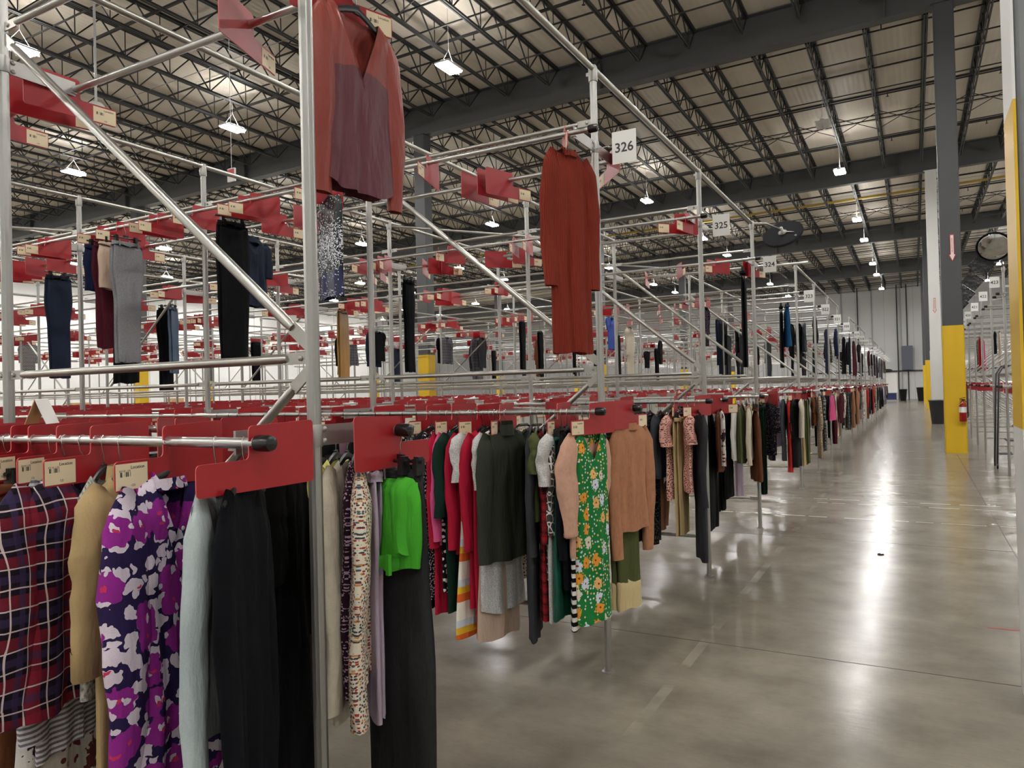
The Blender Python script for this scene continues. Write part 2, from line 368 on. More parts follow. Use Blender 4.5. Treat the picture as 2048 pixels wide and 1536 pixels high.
# girders (parts of the ceiling)
def sloped(m, x0, x1, y0, y1, d0, d1):          # box hanging d0..d1 below the sloping deck
    m.add([(x0,y0,zdeck(x0)-d1),(x1,y0,zdeck(x1)-d1),(x1,y1,zdeck(x1)-d1),(x0,y1,zdeck(x0)-d1),(x0,y0,zdeck(x0)-d0),(x1,y0,zdeck(x1)-d0),(x1,y1,zdeck(x1)-d0),(x0,y1,zdeck(x0)-d0)],
          [(0,3,2,1),(4,5,6,7),(0,1,5,4),(1,2,6,5),(2,3,7,6),(3,0,4,7)])
m = MB(); sloped(m, XW, XE, -.012, .012, .03, .95); sloped(m, XW, XE, -.15, .15, .93, .955); sloped(m, XW, XE, -.15, .15, .02, .045)
for x in range(int(XW), int(XE), 7):
    sloped(m, x+.6, x+.615, -.14, .14, .04, .94)
gm = m.mesh('girder', M_GIRD)
for y in GY[1:6]: put('girder', gm, ceiling, (0,y,0))
# open-web joists
SP = GY[2]-GY[1]-.06
m = MB(); D = .72; n = 24; p = SP/n
m.box(-.055,-.012,0,SP,-.06,0); m.box(.012,.055,0,SP,-.06,0); m.box(-.05,-.012,p*1.2,SP-p*1.2,-D,-D+.05); m.box(.012,.05,p*1.2,SP-p*1.2,-D,-D+.05)
for i in range(n):
    a, b = i*p, (i+1)*p
    if i % 2 == 0: m.bar((0,a,-.03),(0,b,-D+.03),.028,.028)
    else: m.bar((0,a,-D+.03),(0,b,-.03),.028,.028)
    if i % 2 == 1: m.bar((0,a,-.03),(0,a,-D+.03),.018,.018)
jme = m.mesh('roof_joist', M_JOIST)
JX = [.46-1.31*k for k in range(-8, 39)]
for gi in range(1, 6):
    for x in JX:
        if gi >= 4 and x < -24: continue
        if x < XW+.4 or x > 14: continue
        if gi == 5 and x < -14: continue
        o = put('roof_joist', jme, ceiling, (x, GY[gi]+.03, zdeck(x)-.005))
        if gi == 5: o.scale.y = (YN-GY[5]-.1)/SP
for x in JX:
    if -12 < x < 8: put('roof_joist', jme, ceiling, (x, GY[0]+.03, zdeck(x)-.005)).scale.y = .985
# bridging rows, sprinkler lines and cross bracing
def rod(x0, x1, d, r, name, mat=M_JOIST):
    m = MB(); m.bar((x0,0,zdeck(x0)-d),(x1,0,zdeck(x1)-d),r,r); return m.mesh(name, mat)
br_t, br_b = rod(XW+.3,14,.075,.035,'bridging'), rod(XW+.3,14,.70,.03,'bridging')
sp_l = rod(XW+.3,14,.42,.055,'sprinkler_line'); cable = rod(XW+.3,14,.5,.012,'cable', simple('cable_grey', (.35,.35,.33), .5))
for gi in range(1, 6):
    for k, f in enumerate((.17,.34,.5,.66,.83)):
        y = GY[gi]+f*14.7
        if y > YN-.5: continue
        put('bridging', br_t, ceiling, (0,y,0)); put('bridging', br_b, ceiling, (0,y+.02,0))
    for f in (.09,.42,.74):
        y = GY[gi]+f*14.7
        if y > YN-.5: continue
        put('sprinkler_line', sp_l, ceiling, (0,y,0))
    for f in (.27,.58): put('cable', cable, ceiling, (0,min(GY[gi]+f*14.7,YN-.5),0))
m = MB(); m.tube([(0,0,.05),(0,0,-.10)], .014, 6); m.lathe([(.02,-.12),(.045,-.115),(.045,-.11),(.012,-.10)], 8)
sh_m = m.mesh('sprinkler_head', M_JOIST, False)
for gi in range(1, 4):
    for f in (.09,.42,.74):
        for k in range(14):
            x = 2.4-2.9*k; put('sprinkler_head', sh_m, ceiling, (x, GY[gi]+f*14.7, zdeck(x)-.47))
m = MB(); m.bar((0,0,-.08),(1.31,0,-.69),.02,.02); m.bar((0,.03,-.69),(1.31,.03,-.08),.02,.02); xbm = m.mesh('cross_brace', M_JOIST)
for gi in (1,2,3):
    for x in JX:
        if -16 < x < 6: put('cross_brace', xbm, ceiling, (x, GY[gi]+.60*14.7, zdeck(x)))
M_GAS = simple('yellow_pipe', lin(190,160,70), .5)
gp = rod(-30,8,.60,.09,'gas_pipe',M_GAS); put('gas_pipe', gp, ceiling, (0,38.3,0))

# columns
def column(x, y, h, guard, shaft, low, label, wd=.40, top=None):
    t = thing('steel_column', (x,y,0), label, 'column', 'steel roof columns')
    z1 = zdeck(x)-.955; s = wd/2; c = .02
    def sec(m, s, z0, z1):
        pts = [(-s+c,-s),(s-c,-s),(s,-s+c),(s,s-c),(s-c,s),(-s+c,s),(-s,s-c),(-s,-s+c)]; m.prism(pts, z1-z0, 'xy', (z0+z1)/2)
    m = MB(); sec(m, s, h, z1); put('shaft', m.mesh('column_shaft', shaft), t)
    m = MB(); sec(m, s+.012, low[1] if low else 0, h); put('guard', m.mesh('column_guard', guard), t)
    if low: m = MB(); sec(m, s+.004, 0, low[1]); put('base_wrap', m.mesh('column_base', low[0]), t)
    m = MB(); m.box(-s-.05,s+.05,-s-.05,s+.05,z1,z1+.012); put('cap_plate', m.mesh('cap_plate', shaft), t)
    return t
M_COLG = simple('column_mid_grey', (.20,.21,.22), .55, 0, .4, 9); M_COLD = simple('column_grey', (.055,.057,.060), .5, 0, .25, 2)
column(.77,19.1,2.82,M_YEL,M_COLD,None,'dark grey column with yellow lower half carrying the red fire extinguisher')
column(.77,33.9,2.82,M_OFFW,M_OFFW,None,'white painted column standing behind the grey plastic trash bin')
t = column(.655,4.4,.02,M_COLG,M_COLG,None,'grey column with white and yellow painted side strip beside the aisle')
for z0, z1, mt, nm in ((0,1.36,M_OFFW,'white_strip'),(1.36,2.93,M_YEL,'yellow_strip'),(2.93,9.9,M_OFFW,'white_strip')):
    m = MB(); m.box(-.213,-.20,-.195,.195,z0,z1); put(nm, m.mesh(nm, mt), t)
for y in GY[3:6]:
    if y > 34: column(.77,y,2.82,M_YEL,M_COLD,None,'grey column with yellow base further down the aisle beyond the white column')
for x in (-13.51,-27.8,-42.1):
    for y in GY[2:6]:
        if x < -40 and y > 40: continue
        column(x,y,2.82,M_YEL,M_COLD,None,'grey column with yellow base rising among the left-hand garment racks')

# ------------------------------------------------------------------ high-bay lamps
M_LENS = emit('lamp_lens', (1,.985,.95), LAMP_DOWN); M_UP = emit('lamp_uplight', (1,.98,.94), LAMP_UP); M_HOUS = simple('lamp_housing', (.75,.75,.75), .4)
M_LOFF = simple('lamp_lens_off', (.7,.7,.68), .3)
m = MB(); m.box(-.19,.19,-.33,.33,.03,.07); m.box(-.05,.05,-.27,.27,.07,.12); lh = m.mesh('lamp_housing', M_HOUS)
m = MB(); m.box(-.075,.075,-.31,.31,-.0,.028); ll = m.mesh('lamp_lens', M_LENS); llo = m.mesh('lamp_lens_off', M_LOFF)
m = MB(); m.box(-.16,-.07,-.28,.28,.071,.085); m.box(.07,.16,-.28,.28,.071,.085); lu = m.mesh('lamp_uplight', M_UP)
m = MB(); m.box(-.035,.035,.33,.40,.0,.06); ls = m.mesh('lamp_sensor', M_HOUS)
LX = [-47,-40,-32.5,-24.6,-16.9,-9.5,-2.2,5.2,12.6]; LY = [-5.9,-.15,8.9,14.6,23.7,29.3,38.4,44.1,53.2,58.8,67.9]  # the column nearest the left wall is added to brighten that wall
for x in LX:
    for y in LY:
        z = 9.3 if x > -30 else 9.1
        if x < -20 and y > 60: continue
        off = (x, y) in ((-2.2,23.7),(-9.5,23.7),(-9.5,8.9),(-9.5,-.15))
        t = thing('high_bay_lamp', (x,y,z), 'unlit white high-bay lamp hanging under the roof joists' if off else 'bright twin-panel LED high-bay lamp hanging on wires under the roof', 'lamp', 'unlit lamps' if off else 'high-bay lamps')
        put('housing', lh, t)
        for sx in (-.092,.092): put('lens', llo if off else ll, t, (sx,0,0))
        if not off: put('uplight', lu, t)
        put('sensor', ls, t)
        m = MB(); H = zdeck(x)-z-.03
        for sy in (-.25,.25): m.tube([(0,sy,.1),(0,0,.45)], .006, 4, False)
        m.tube([(0,0,.45),(0,0,H)], .006, 4, False); put('suspension_wire', m.mesh('suspension_wire', M_HOUS), t)

# ------------------------------------------------------------------ garment racks
PX, DX, NB = -1.566, 1.652, 14
RD, ZR, ZU, ZT = .292, 1.484, 2.982, 3.433
ROWS = [1.63, 3.911, 6.243, 8.574, 12.04, 14.37, 16.70, 19.03]
y = 22.5
while len(ROWS) < 20: ROWS.append(y); y += 2.33 if len(ROWS) % 4 else 3.47
def fluted(m, r, z0, z1, seg=16):
    vs = []
    for z in (z0, z1):
        for k in range(seg*2): a = pi*k/seg; q = r if k % 4 < 2 else r*.955; vs.append((q*cos(a), q*sin(a), z))
    n = seg*2; m.add(vs, [(k,(k+1)%n,n+(k+1)%n,n+k) for k in range(n)] + [tuple(range(n-1,-1,-1)), tuple(range(n,2*n))])
m = MB(); fluted(m, .0205, .006, ZT-.02); me_post = m.mesh('post', M_POST)
m = MB(); m.tube([(0,0,.006),(0,0,ZT-.02)], .0195, 8); me_post_lo = m.mesh('post_simple', M_POST, True); smooth_by_angle(me_post_lo)
m = MB(); m.lathe([(.038,0),(.038,.004),(.024,.008),(.024,.02)], 14); me_foot = m.mesh('foot', M_BRKT, True); smooth_by_angle(me_foot)
m = MB(); m.lathe([(.025,-.075),(.0265,-.07),(.0265,.0),(.02,.018)], 12); m.bar((-.04,0,-.028),(-.02,0,-.028),.014,.02); me_coup = m.mesh('coupling', M_BRKT, True); smooth_by_angle(me_coup)
def endbar(m, p0, p1, r, seg=8):            # tube with flattened bolted ends
    p0, p1 = Vector(p0), Vector(p1); d = (p1-p0).normalized()
    m.tube([p0+d*.10, p0+d*.125, p1-d*.125, p1-d*.10], [r*.8, r, r, r*.8], seg, True)
    for a, b in ((p0+d*.018, p0+d*.105), (p1-d*.105, p1-d*.018)): m.bar(a, b, .007, r*2.5)
me_cross, me_bolt = {}, None
m = MB(); endbar(m, (0,0,0), (-DX,0,0), .0142, 10); me_cross = m.mesh('crossbar', M_BAR, True); smooth_by_angle(me_cross)
m = MB(); endbar(m, (0,0,1.745), (-DX,0,3.10), .0170, 10); me_dgu = m.mesh('diagonal_brace', M_BAR, True); smooth_by_angle(me_dgu)
m = MB(); endbar(m, (0,0,1.69), (-DX,0,.345), .0145, 10); me_dgl = m.mesh('diagonal_brace', M_BAR, True); smooth_by_angle(me_dgl)
m = MB(); endbar(m, (-DX,0,1.745), (0,0,3.10), .0150, 8); me_dgu2 = m.mesh('diagonal_brace', M_BAR, True); smooth_by_angle(me_dgu2)
m = MB(); m.lathe([(.009,0),(.009,.004),(.005,.007)], 10); me_bolt = m.mesh('bolt', M_BRKT, True); smooth_by_angle(me_bolt)
m = MB()
for sy in (-1, 1):
    m.box(-.004,.004, min(sy*.02,sy*(RD+.0)), max(sy*.02,sy*(RD+.0)), -.031,.031)
    m.lathe([(.0195,-.0315),(.0195,.0315)], 10, (0,0,0)) if False else None
    m.bar((-.006,sy*(RD-.02),-.018),(-.006,sy*(RD+.004),-.018),.03,.006)
m.lathe([(.0235,-.033),(.0245,-.03),(.0245,.03),(.0235,.033)], 16); me_brk = m.mesh('bracket', M_BRKT, True); smooth_by_angle(me_brk)
m = MB(); m.lathe([(.0150,-.012),(.0205,-.010),(.0215,.0),(.0215,.028),(.019,.040),(.010,.044)], 16); me_cap = m.mesh('end_cap', M_CAP, True); smooth_by_angle(me_cap)
RL = NB*DX
def rail_mesh(r, x1, x0, seg): m = MB(); m.tube([(x0,0,0),(x1,0,0)], r, seg); me = m.mesh('rail', M_RAIL, True); smooth_by_angle(me); return me
me_rail = rail_mesh(.0145, .10, -RL-.1, 16); me_rail_lo = rail_mesh(.0145, .10, -RL-.1, 8); me_rail_sh = rail_mesh(.0145, .10, -9*DX-.1, 8); me_rail_r = rail_mesh(.0145,.10,-3*DX-.1,8)
tie = {}
def tie_mesh(L):
    k = round(L, 2)
    if k not in tie: m = MB(); m.tube([(0,.02,0),(0,L-.02,0)], .0178, 10); tie[k] = m.mesh('tie_bar', M_BAR, True); smooth_by_angle(tie[k])
    return tie[k]
def rack(x0, y, nb, number, nexty, sgn=1, detail=2, name='garment_rack', label=None, upper=True):
    t = thing(name, (x0,y,0), label, 'garment rack', 'two-tier garment racks', 0 if sgn > 0 else pi)
    for i in range(nb+1):
        x = -i*DX
        p = put('post', me_post if detail > 1 and i < 5 else me_post_lo, t, (x,0,0))
        if detail > 0 and i < 4: put('foot', me_foot, p)
        if i < 8: put('coupling', me_coup, p, (0,0,ZT))
        put('bracket', me_brk, t, (x,0,ZR)); put('bracket', me_brk, t, (x,0,ZU))
        if nexty: put('tie_bar', tie_mesh(nexty-y), t, (x,0,ZT))
        if i < nb:
            for z in (.33, 1.716, 3.13):
                if z < 1 and i > 3: continue
                c = put('crossbar', me_cross, t, (x,0,z))
                if detail > 1 and i < 2:
                    for bx in (-.045, -DX+.045): put('bolt', me_bolt, c, (bx,-.0035,0), rot=(pi/2,0,0))
            if i % 8 == 0 : put('diagonal_brace', me_dgu, t, (x,0,0)); put('diagonal_brace', me_dgl, t, (x,0,0))
            if i % 8 == 4: put('diagonal_brace', me_dgu2, t, (x,0,0))
        if detail > 1 and i < 2:
            for z in (ZR, ZU):
                for sy in (-.036,.036):
                    for dz in (-.018,.018): put('bolt', me_bolt, t, (x+.004,sy,z+dz), rot=(0,pi/2,0))
    rm = me_rail if detail > 1 else (me_rail_lo if nb == NB else (me_rail_sh if nb == 9 else me_rail_r))
    for z in ((ZR, ZU) if upper else (ZR,)):
        for sy in (-RD, RD):
            r = put('rail', rm, t, (0,sy,z)); put('end_cap', me_cap, r, (.095,0,0), rot=(0,pi/2,0))
    return t
def num(r): return 327-r                       # rack number of row index r (0 = the rack nearest the camera)
for r, y in enumerate(ROWS):
    nx = ROWS[r+1] if r+1 < len(ROWS) and ROWS[r+1]-y < 3 else None
    lab = 'two-tier galvanised tube garment rack '+('standing in front of the rack signed three-two-six' if r == 0 else 'signed '+nwd(num(r))+' on its aisle end')
    t = rack(PX, y, NB if y < 25 else 9, num(r), nx, 1, 2 if r < 4 else (1 if r < 8 else 0), label=lab)
    if r in (1, 2, 3):
        m = MB(); x0 = -4*DX if r == 1 else -2*DX; m.tube([(x0,.03,ZT-.03),(x0+DX,2.3,ZT-.03)], .014, 8)
        put('plan_brace', m.mesh('plan_brace', M_BAR, True), t)
RROWS = [14.46+2.29*k for k in range(14)]
for r, y in enumerate(RROWS):
    nx = None
    rack(1.32, y, 3, 423-r, nx, -1, 0, label='two-tier tube garment rack signed %s across the aisle' % nwd(423-r))

# ------------------------------------------------------------------ number signs
m = MB(); m.box(0,.14,-.002,.002,-.09,.09); me_sign = m.mesh('sign_card', M_WHITE)
m = MB(); m.tube([(-.02,.006,.02),(-.10,.006,.02)], .003, 6); me_sb = m.mesh('sign_arm', M_WIRE)
TXT = {}
def sign(x, y, z, n, grp, faint=False):
    t = thing('number_sign', (x,y,z), 'white sign card printed %d (%s) on its rack end post' % (n, nwd(n)), 'sign', grp)
    put('card', me_sign, t); put('mounting_arm', me_sb, t)
    o = put('number', text_mesh(str(n), .074, M_INK, .0012), t, (.07,-.0028,-.005), rot=(pi/2,0,0))
for r in range(1, len(ROWS)): sign(-1.45, ROWS[r]-.03, 2.945, num(r), 'rack number signs')
for r in range(8): sign(1.12, RROWS[r]-.06, 3.20, 423-r, 'rack number signs across the aisle')

# ------------------------------------------------------------------ hangers, divider plates
def hook_path(): # over the rail (radius .0145), in the local YZ plane
    r = .0165; pts = [(0, r*cos(a), r*sin(a)) for a in [radians(-35), radians(0), radians(35), radians(70), radians(105), radians(140), radians(180), radians(215)]]
    return pts + [(0,-.010,-.030),(0,.0,-.045),(0,0,-.085)]
m = MB(); m.tube(hook_path(), .0018, 6); me_hook = m.mesh('hook', M_WIRE, True)
m = MB(); pts = [(0,-.150,-.142),(0,-.11,-.128),(0,-.05,-.10),(0,0,-.083),(0,.05,-.10),(0,.11,-.128),(0,.150,-.142)]
m.tube(pts, [.006,.010,.012,.013,.012,.010,.006], 8, True, .55); m.box(-.004,.004,-.012,.012,-.10,-.07); me_hbody = m.mesh('hanger_body', M_BLACK, True); smooth_by_angle(me_hbody)
m = MB(); m.tube([(0,-.125,-.098),(0,.125,-.098)], .006, 8); m.box(-.005,.005,-.02,.02,-.104,-.078); me_cbody = m.mesh('clip_bar', M_BLACK, True); smooth_by_angle(me_cbody)
m = MB(); m.box(-.016,.016,-.011,.011,-.140,-.088); m.box(-.010,.010,-.013,.013,-.10,-.082); me_clip = m.mesh('clip', M_BLACK)
m = MB(); m.tube(hook_path()[::2], .002, 4); m.tube(pts[::2], .009, 4); me_hfar = m.mesh('hanger_simple', M_BLACK)
def hanger(loc, rz, label, clip=None, far=False, group='hangers on the rails'):
    if far: return tag(put('hanger', me_hfar, None, loc, rz), label, 'hanger', group)
    t = thing('hanger', loc, label, 'hanger', group, rz); put('hook', me_hook, t)
    if clip:
        put('clip_bar', me_cbody, t)
        for s in (-1, 1): put('clip', me_clip, t, (0,s*clip,0))
    else: put('hanger_body', me_hbody, t)
    return t

def rounded(pts, r, seg=3):
    out = []; n = len(pts)
    for i in range(n):
        p = Vector((*pts[i],0)); a = Vector((*pts[i-1],0)); b = Vector((*pts[(i+1)%n],0)); rr = min(r, (a-p).length/2.2, (b-p).length/2.2)
        u = p+(a-p).normalized()*rr; v = p+(b-p).normalized()*rr
        for k in range(seg+1): q = k/seg; w = u*(1-q)**2 + p*2*q*(1-q) + v*q*q; out.append((w.x, w.y))
    return out
def plate_outline(s=1, lo=False):
    o = [(-.18,-.12),(-.18,-.04),(-.022,-.04)]
    slot = [(-.022,-.006),(-.012,-.006)] + [(.0175*cos(a), .0175*sin(a)) for a in [radians(d) for d in (215,260,305,350,35,80,125,150)]] + [(-.012,.006),(-.022,.006)]
    c = rounded([(-.022,.045),(.205,.052),(.205,-.12),(-.18,-.12),(-.18,-.04),(-.022,-.04)], .014, 2 if lo else 3)
    return [(a*s, b) for a, b in (c + ([] if lo else slot))]
M_REDHI = simple('red_edge_highlight', lin(206,92,92), .5)  # same red, lightened on the rim faces to paint in an edge highlight
def plate_mesh(s):
    m = MB(); m.prism(plate_outline(s)[::s], .0035); m.mi = [0,0]+[1]*(len(m.f)-2); return m.mesh('divider_plate', [M_RED, M_REDHI])
me_plate = {1: plate_mesh(1), -1: plate_mesh(-1)}
def label_mesh(s):
    me = bpy.data.meshes.new('label_card'); y0, y1, z0, z1 = -.177, -.077, -.115, -.047; vs = []; 
    for x in (-.0026, .0026): vs += [(x,y0*s,z0),(x,y1*s,z0),(x,y1*s,z1),(x,y0*s,z1)]
    me.from_pydata(vs, [], [(0,3,2,1),(4,5,6,7),(0,4,7,3),(1,2,6,5),(0,1,5,4),(3,7,6,2)]); me.materials.append(M_CARD)
    uv = me.uv_layers.new(name='uv'); q = {0:(0,0),1:(1,0),2:(1,1),3:(0,1)}
    for p in me.polygons:
        for li in p.loop_indices:
            vi = me.loops[li].vertex_index; u = q[vi%4]; flip = (vi < 4) == (s > 0)
            uv.data[li].uv = (1-u[0] if flip else u[0], u[1])
    return me
me_lab = {1: label_mesh(1), -1: label_mesh(-1)}
TX_LOC = text_mesh('Location', .0125, M_INK, .0001, .0002); TX_CD = text_mesh('CD', .0085, M_INK, 0, .0002)
STUFF = MB(); STUFF_N = [0]
PLATES = []        # (distance, row, tier, side, x, phi)
def plate(row, tier, side, x, phi, name=None): PLATES.append((row, tier, side, x, phi, name))

# ------------------------------------------------------------------ garments
def lerp_prof(prof, v):
    for (a, x), (b, y) in zip(prof, prof[1:]):
        if v <= b: q = (v-a)/(b-a) if b > a else 0; q = q*q*(3-2*q); return x+(y-x)*q
    return prof[-1][1]
def torso(m, sh, prof, L, ht=.03, nw=.08, nd=.07, nb=.02, shape='crew', slope=.055, amp=.008, nf=4, seed=0, nu=24, nv=26, z0=-.092, hem=0.0, dx=0.0, dy=0.0, skew=0.0):
    R = random.Random(seed*7+3); RG = [(R.uniform(-.95,.95), R.uniform(-.25,.25), R.uniform(.07,.2), R.uniform(-1,1)*R.uniform(.5,1.5)) for _ in range(nf*2)]; ph = [R.uniform(0,6.28) for _ in range(5)]; k2 = R.uniform(.8,1.6)
    us = [-1+2*i/nu for i in range(nu+1)]; un = nw/sh if nw else 0
    for side in (1, -1):
        vs = []
        for j in range(nv+1):
            v = j/nv; hw = lerp_prof(prof, v)*sh
            for u in us:
                au = abs(u)
                if au >= un: zt = z0 - slope*((au-un)/(1-un))**1.15; off0 = 0.0
                else:
                    q = au/un; d = nd if side > 0 else nb
                    zt = z0 - d*((1-q) if shape == 'v' and side > 0 else sqrt(max(0,1-q*q))); off0 = .022*sqrt(max(0,1-q*q))
                zz = zt + ((z0-slope*.6-L)-zt)*v + hem*(u*u-.4)*v*v + .006*sin(5*u+ph[3])*v
                g = min(1, v/.13); th = ht*(g**.7)*max(0,1-au**2.6)**.55
                fold = sum(a_*math.exp(-((u-u_-d_*v)/w_)**2)*min(1,.15+1.2*v) for u_, d_, w_, a_ in RG)*amp*1.9
                fold += amp*.6*sin(2.2*u+2.5*v+ph[0])*g + 0.4*amp*sin(11*v+ph[4]+4*u)*sin(5*u+ph[1])*g
                fold *= (1-au**5)
                x = fold + side*max(th, off0*(1-g)) + skew*v*u
                vs.append((x+dx, hw*u+dy+.006*sin(7*v+ph[2])*v, zz))
        n = nu+1
        m.add(vs, [(j*n+i, j*n+i+1, (j+1)*n+i+1, (j+1)*n+i) if side > 0 else (j*n+i, (j+1)*n+i, (j+1)*n+i+1, j*n+i+1) for j in range(nv) for i in range(nu)])
def sleeve(m, s, sh, L, r0=.062, r1=.045, rx=.5, seed=0, seg=12, n=14, z0=-.15, out=.03, x=0.0, puff=0.0):
    R = random.Random(seed+17); p = [R.uniform(0,6.28) for _ in range(4)]; sw = R.uniform(-.015,.015)
    vs = []
    for i in range(n+1):
        q = i/n; z = z0+.035 - (L+.02)*q; yc = s*(sh-.055+(out+.005)*min(1,q*3.2)**.7); xc = x + sw*q + .008*sin(6*q+p[0])
        r = (r0+(r1-r0)*q)*min(1,(.35+q*5.5)) + puff*sin(pi*min(1,q*1.05))**2
        for k in range(seg):
            a = 2*pi*k/seg; w = 1+.09*sin(2*a+7*q+p[1])*q+.06*sin(4*a-15*q+p[2])+.05*sin(24*q+p[3]+a)*(1 if .3 < q < .7 else .4)
            vs.append((xc+r*rx*w*cos(a), yc+r*w*sin(a), z+.012*sin(a)*s*(1-q)))
    fs = [(i*seg+k, i*seg+(k+1)%seg, (i+1)*seg+(k+1)%seg, (i+1)*seg+k) for i in range(n) for k in range(seg)]
    fs.append(tuple(range(seg)))
    m.add(vs, fs); return vs[-seg:]
def band(m, ring, h, grow=1.06, drop=0.0):
    c = sum((Vector(p) for p in ring), Vector())/len(ring); n = len(ring)
    up = [c+(Vector(p)-c)*grow+Vector((0,0,.004)) for p in ring]; dn = [p-Vector((0,0,h)) for p in up]; inn = [c+(Vector(p)-c)*.8-Vector((0,0,h+.004)) for p in ring]
    m.add(up+dn+inn, [(k,(k+1)%n,n+(k+1)%n,n+k) for k in range(n)] + [(n+k,n+(k+1)%n,2*n+(k+1)%n,2*n+k) for k in range(n)])
PROF = {'straight':[(0,1),(.2,.96),(1,.98)], 'aline':[(0,1),(.2,.93),(.4,.92),(1,1.12)], 'flare':[(0,1),(.15,.86),(.38,.80),(1,1.25)], 'slim':[(0,1),(.2,.93),(.45,.82),(.62,.9),(1,.88)], 'box':[(0,1),(.2,1),(1,1.05)]}
def make_top(t, mat, sh=.20, L=.62, prof='straight', neck='crew', nw=.075, nd=.07, sl=None, r0=.06, r1=.045, cuff=None, cuffmat=None, collar=None, ht=.028, amp=.008, nf=4, seed=0, lo=False, buttons=0, hem=0.0, body_mat=None, hemband=None, sx=0.0, puff=0.0, skew=0.0):
    nu, nv = (10, 9) if lo else (28, 30)
    m = MB(); torso(m, sh, [(a, b*(1 if a < .1 or not sl else .86)) for a, b in PROF[prof]], L, ht, nw, nd, .02, 'v' if neck == 'v' else 'crew', .055, amp, nf, seed, nu, nv, hem=hem, skew=skew)
    put('body', m.mesh('garment_body', body_mat or mat, True, True), t)
    if sl:
        for s in (-1, 1):
            m = MB(); ring = sleeve(m, s, sh, sl, r0, r1, .5, seed+s, 8 if lo else 14, 7 if lo else 16, x=sx*s, puff=puff); so = put('sleeve', m.mesh('sleeve', mat, True), t)
            if cuff: m = MB(); band(m, ring, cuff); put('cuff', m.mesh('cuff', cuffmat or mat, True), so)
    if collar:
        m = MB(); n = 18; rg = [(.028*cos(2*pi*k/n), nw*1.0*sin(2*pi*k/n), -.098-(.02 if cos(2*pi*k/n) > .3 else 0)) for k in range(n)]
        c0 = [(x*1.15,y*1.02,z-.012) for x,y,z in rg]; c1 = [(x*.95,y*.93,z+collar) for x,y,z in rg]; m.add(c0+c1, [(k,(k+1)%n,n+(k+1)%n,n+k) for k in range(n)])
        put('collar', m.mesh('collar', cuffmat or mat, True), t)
    for b in range(buttons):
        m = MB(); m.lathe([(.006,0),(.006,.002),(.003,.003)], 10); put('button', m.mesh('button', M_WHITE), t, (ht+.014,.0,-.24-b*.09), rot=(0,pi/2,0))
    if hemband:
        m = MB(); torso(m, sh*PROF[prof][-1][1]*1.01, [(0,1),(1,.98)], .05, ht*1.05, 0.0, 0, 0, 'crew', 0.0, amp, nf, seed, nu, 4, z0=-.092-.033-L+.055); put('hem_band', m.mesh('hem_band', hemband, True, True), t)
def nshift(t, d): t.location = t.location + Vector((cos(t.rotation_euler.z), sin(t.rotation_euler.z), 0))*d
def make_trousers(t, mat, hw=.12, L=1.0, seed=0, lo=False, z0=-.125, wide=1.0, waist=None, ht=.014, hemmat=None, flip=False):
    nu, nv = (6, 9) if lo else (12, 30)
    R = random.Random(seed)
    for s in (-1, 1):
        m = MB(); torso(m, hw, [(0,1),(.08,1.05),(.22,1.10),(.5,.86*wide),(1,.80*wide)], L-(.12 if hemmat else 0), ht, 0, 0, 0, 'crew', .004, .006, 2, seed+s, nu, nv, z0=z0-.03, dx=s*.013, dy=s*.012+R.uniform(-.01,.01))
        lg = put('leg', m.mesh('trouser_leg', mat, True, True), t)
        if hemmat:
            m = MB(); torso(m, hw*.88*wide, [(0,1),(1,1.02)], .17, ht*1.9, 0, 0, 0, 'crew', .004, .002, 2, seed+s, nu, 6, z0=z0-.03-L+.15, dx=s*.013, dy=s*.012); put('cuff', m.mesh('trouser_cuff', hemmat, True, True), lg)
    m = MB(); torso(m, hw*1.01, [(0,1),(1,1.03)], .035, .030, 0, 0, 0, 'crew', .002, .002, 2, seed, nu, 4, z0=z0); put('waistband', m.mesh('waistband', waist or mat, True, True), t)
    if not lo:
        m = MB()
        for yy in (-.6,.1,.7): m.box(.029,.033,yy*hw-.005,yy*hw+.005,z0-.045,z0+.002)
        put('belt_loop', m.mesh('belt_loop', mat), t)
def make_skirt(t, mat, hw=.15, L=.6, prof='flare', seed=0, lo=False, amp=.012, z0=-.125, waist=None, folded=False):
    nu, nv = (10, 8) if lo else (26, 24)
    m = MB(); torso(m, hw, [(0,1),(.3,1.12),(1,1.45)] if prof == 'flare' else [(0,1),(.25,1.1),(1,1.02)], L, .03, 0, 0, 0, 'crew', .004, amp, 5, seed, nu, nv, z0=z0-.03); put('body', m.mesh('skirt_body', mat, True, True), t)
    if folded:
        m = MB(); torso(m, hw*.60, [(0,1),(1,.98)], .05, .050, 0, 0, 0, 'crew', .002, .004, 2, seed, nu, 4, z0=z0-L+.01, dy=.03); put('waistband', m.mesh('waistband', mat, True, True), t)
        m = MB()
        for yy in (-.04,.03,.09): m.box(-.062,-.050,yy-.008,yy+.008,z0-L-.05,z0-L+.015)
        put('belt_loop', m.mesh('belt_loop', mat), t)
        m = MB(); torso(m, hw*.35, [(0,1),(.5,1.05),(1,.8)], L*.85, .042, 0,0,0,'crew',.004,.006,2,seed+5,10,14,z0=z0-.02,dy=-.06); put('leg', m.mesh('folded_leg', mat, True, True), t); return
    m = MB(); torso(m, hw*1.01, [(0,1),(1,1.03)], .03, .028, 0, 0, 0, 'crew', .002, .002, 2, seed, nu, 3, z0=z0); put('waistband', m.mesh('waistband', waist or mat, True, True), t)

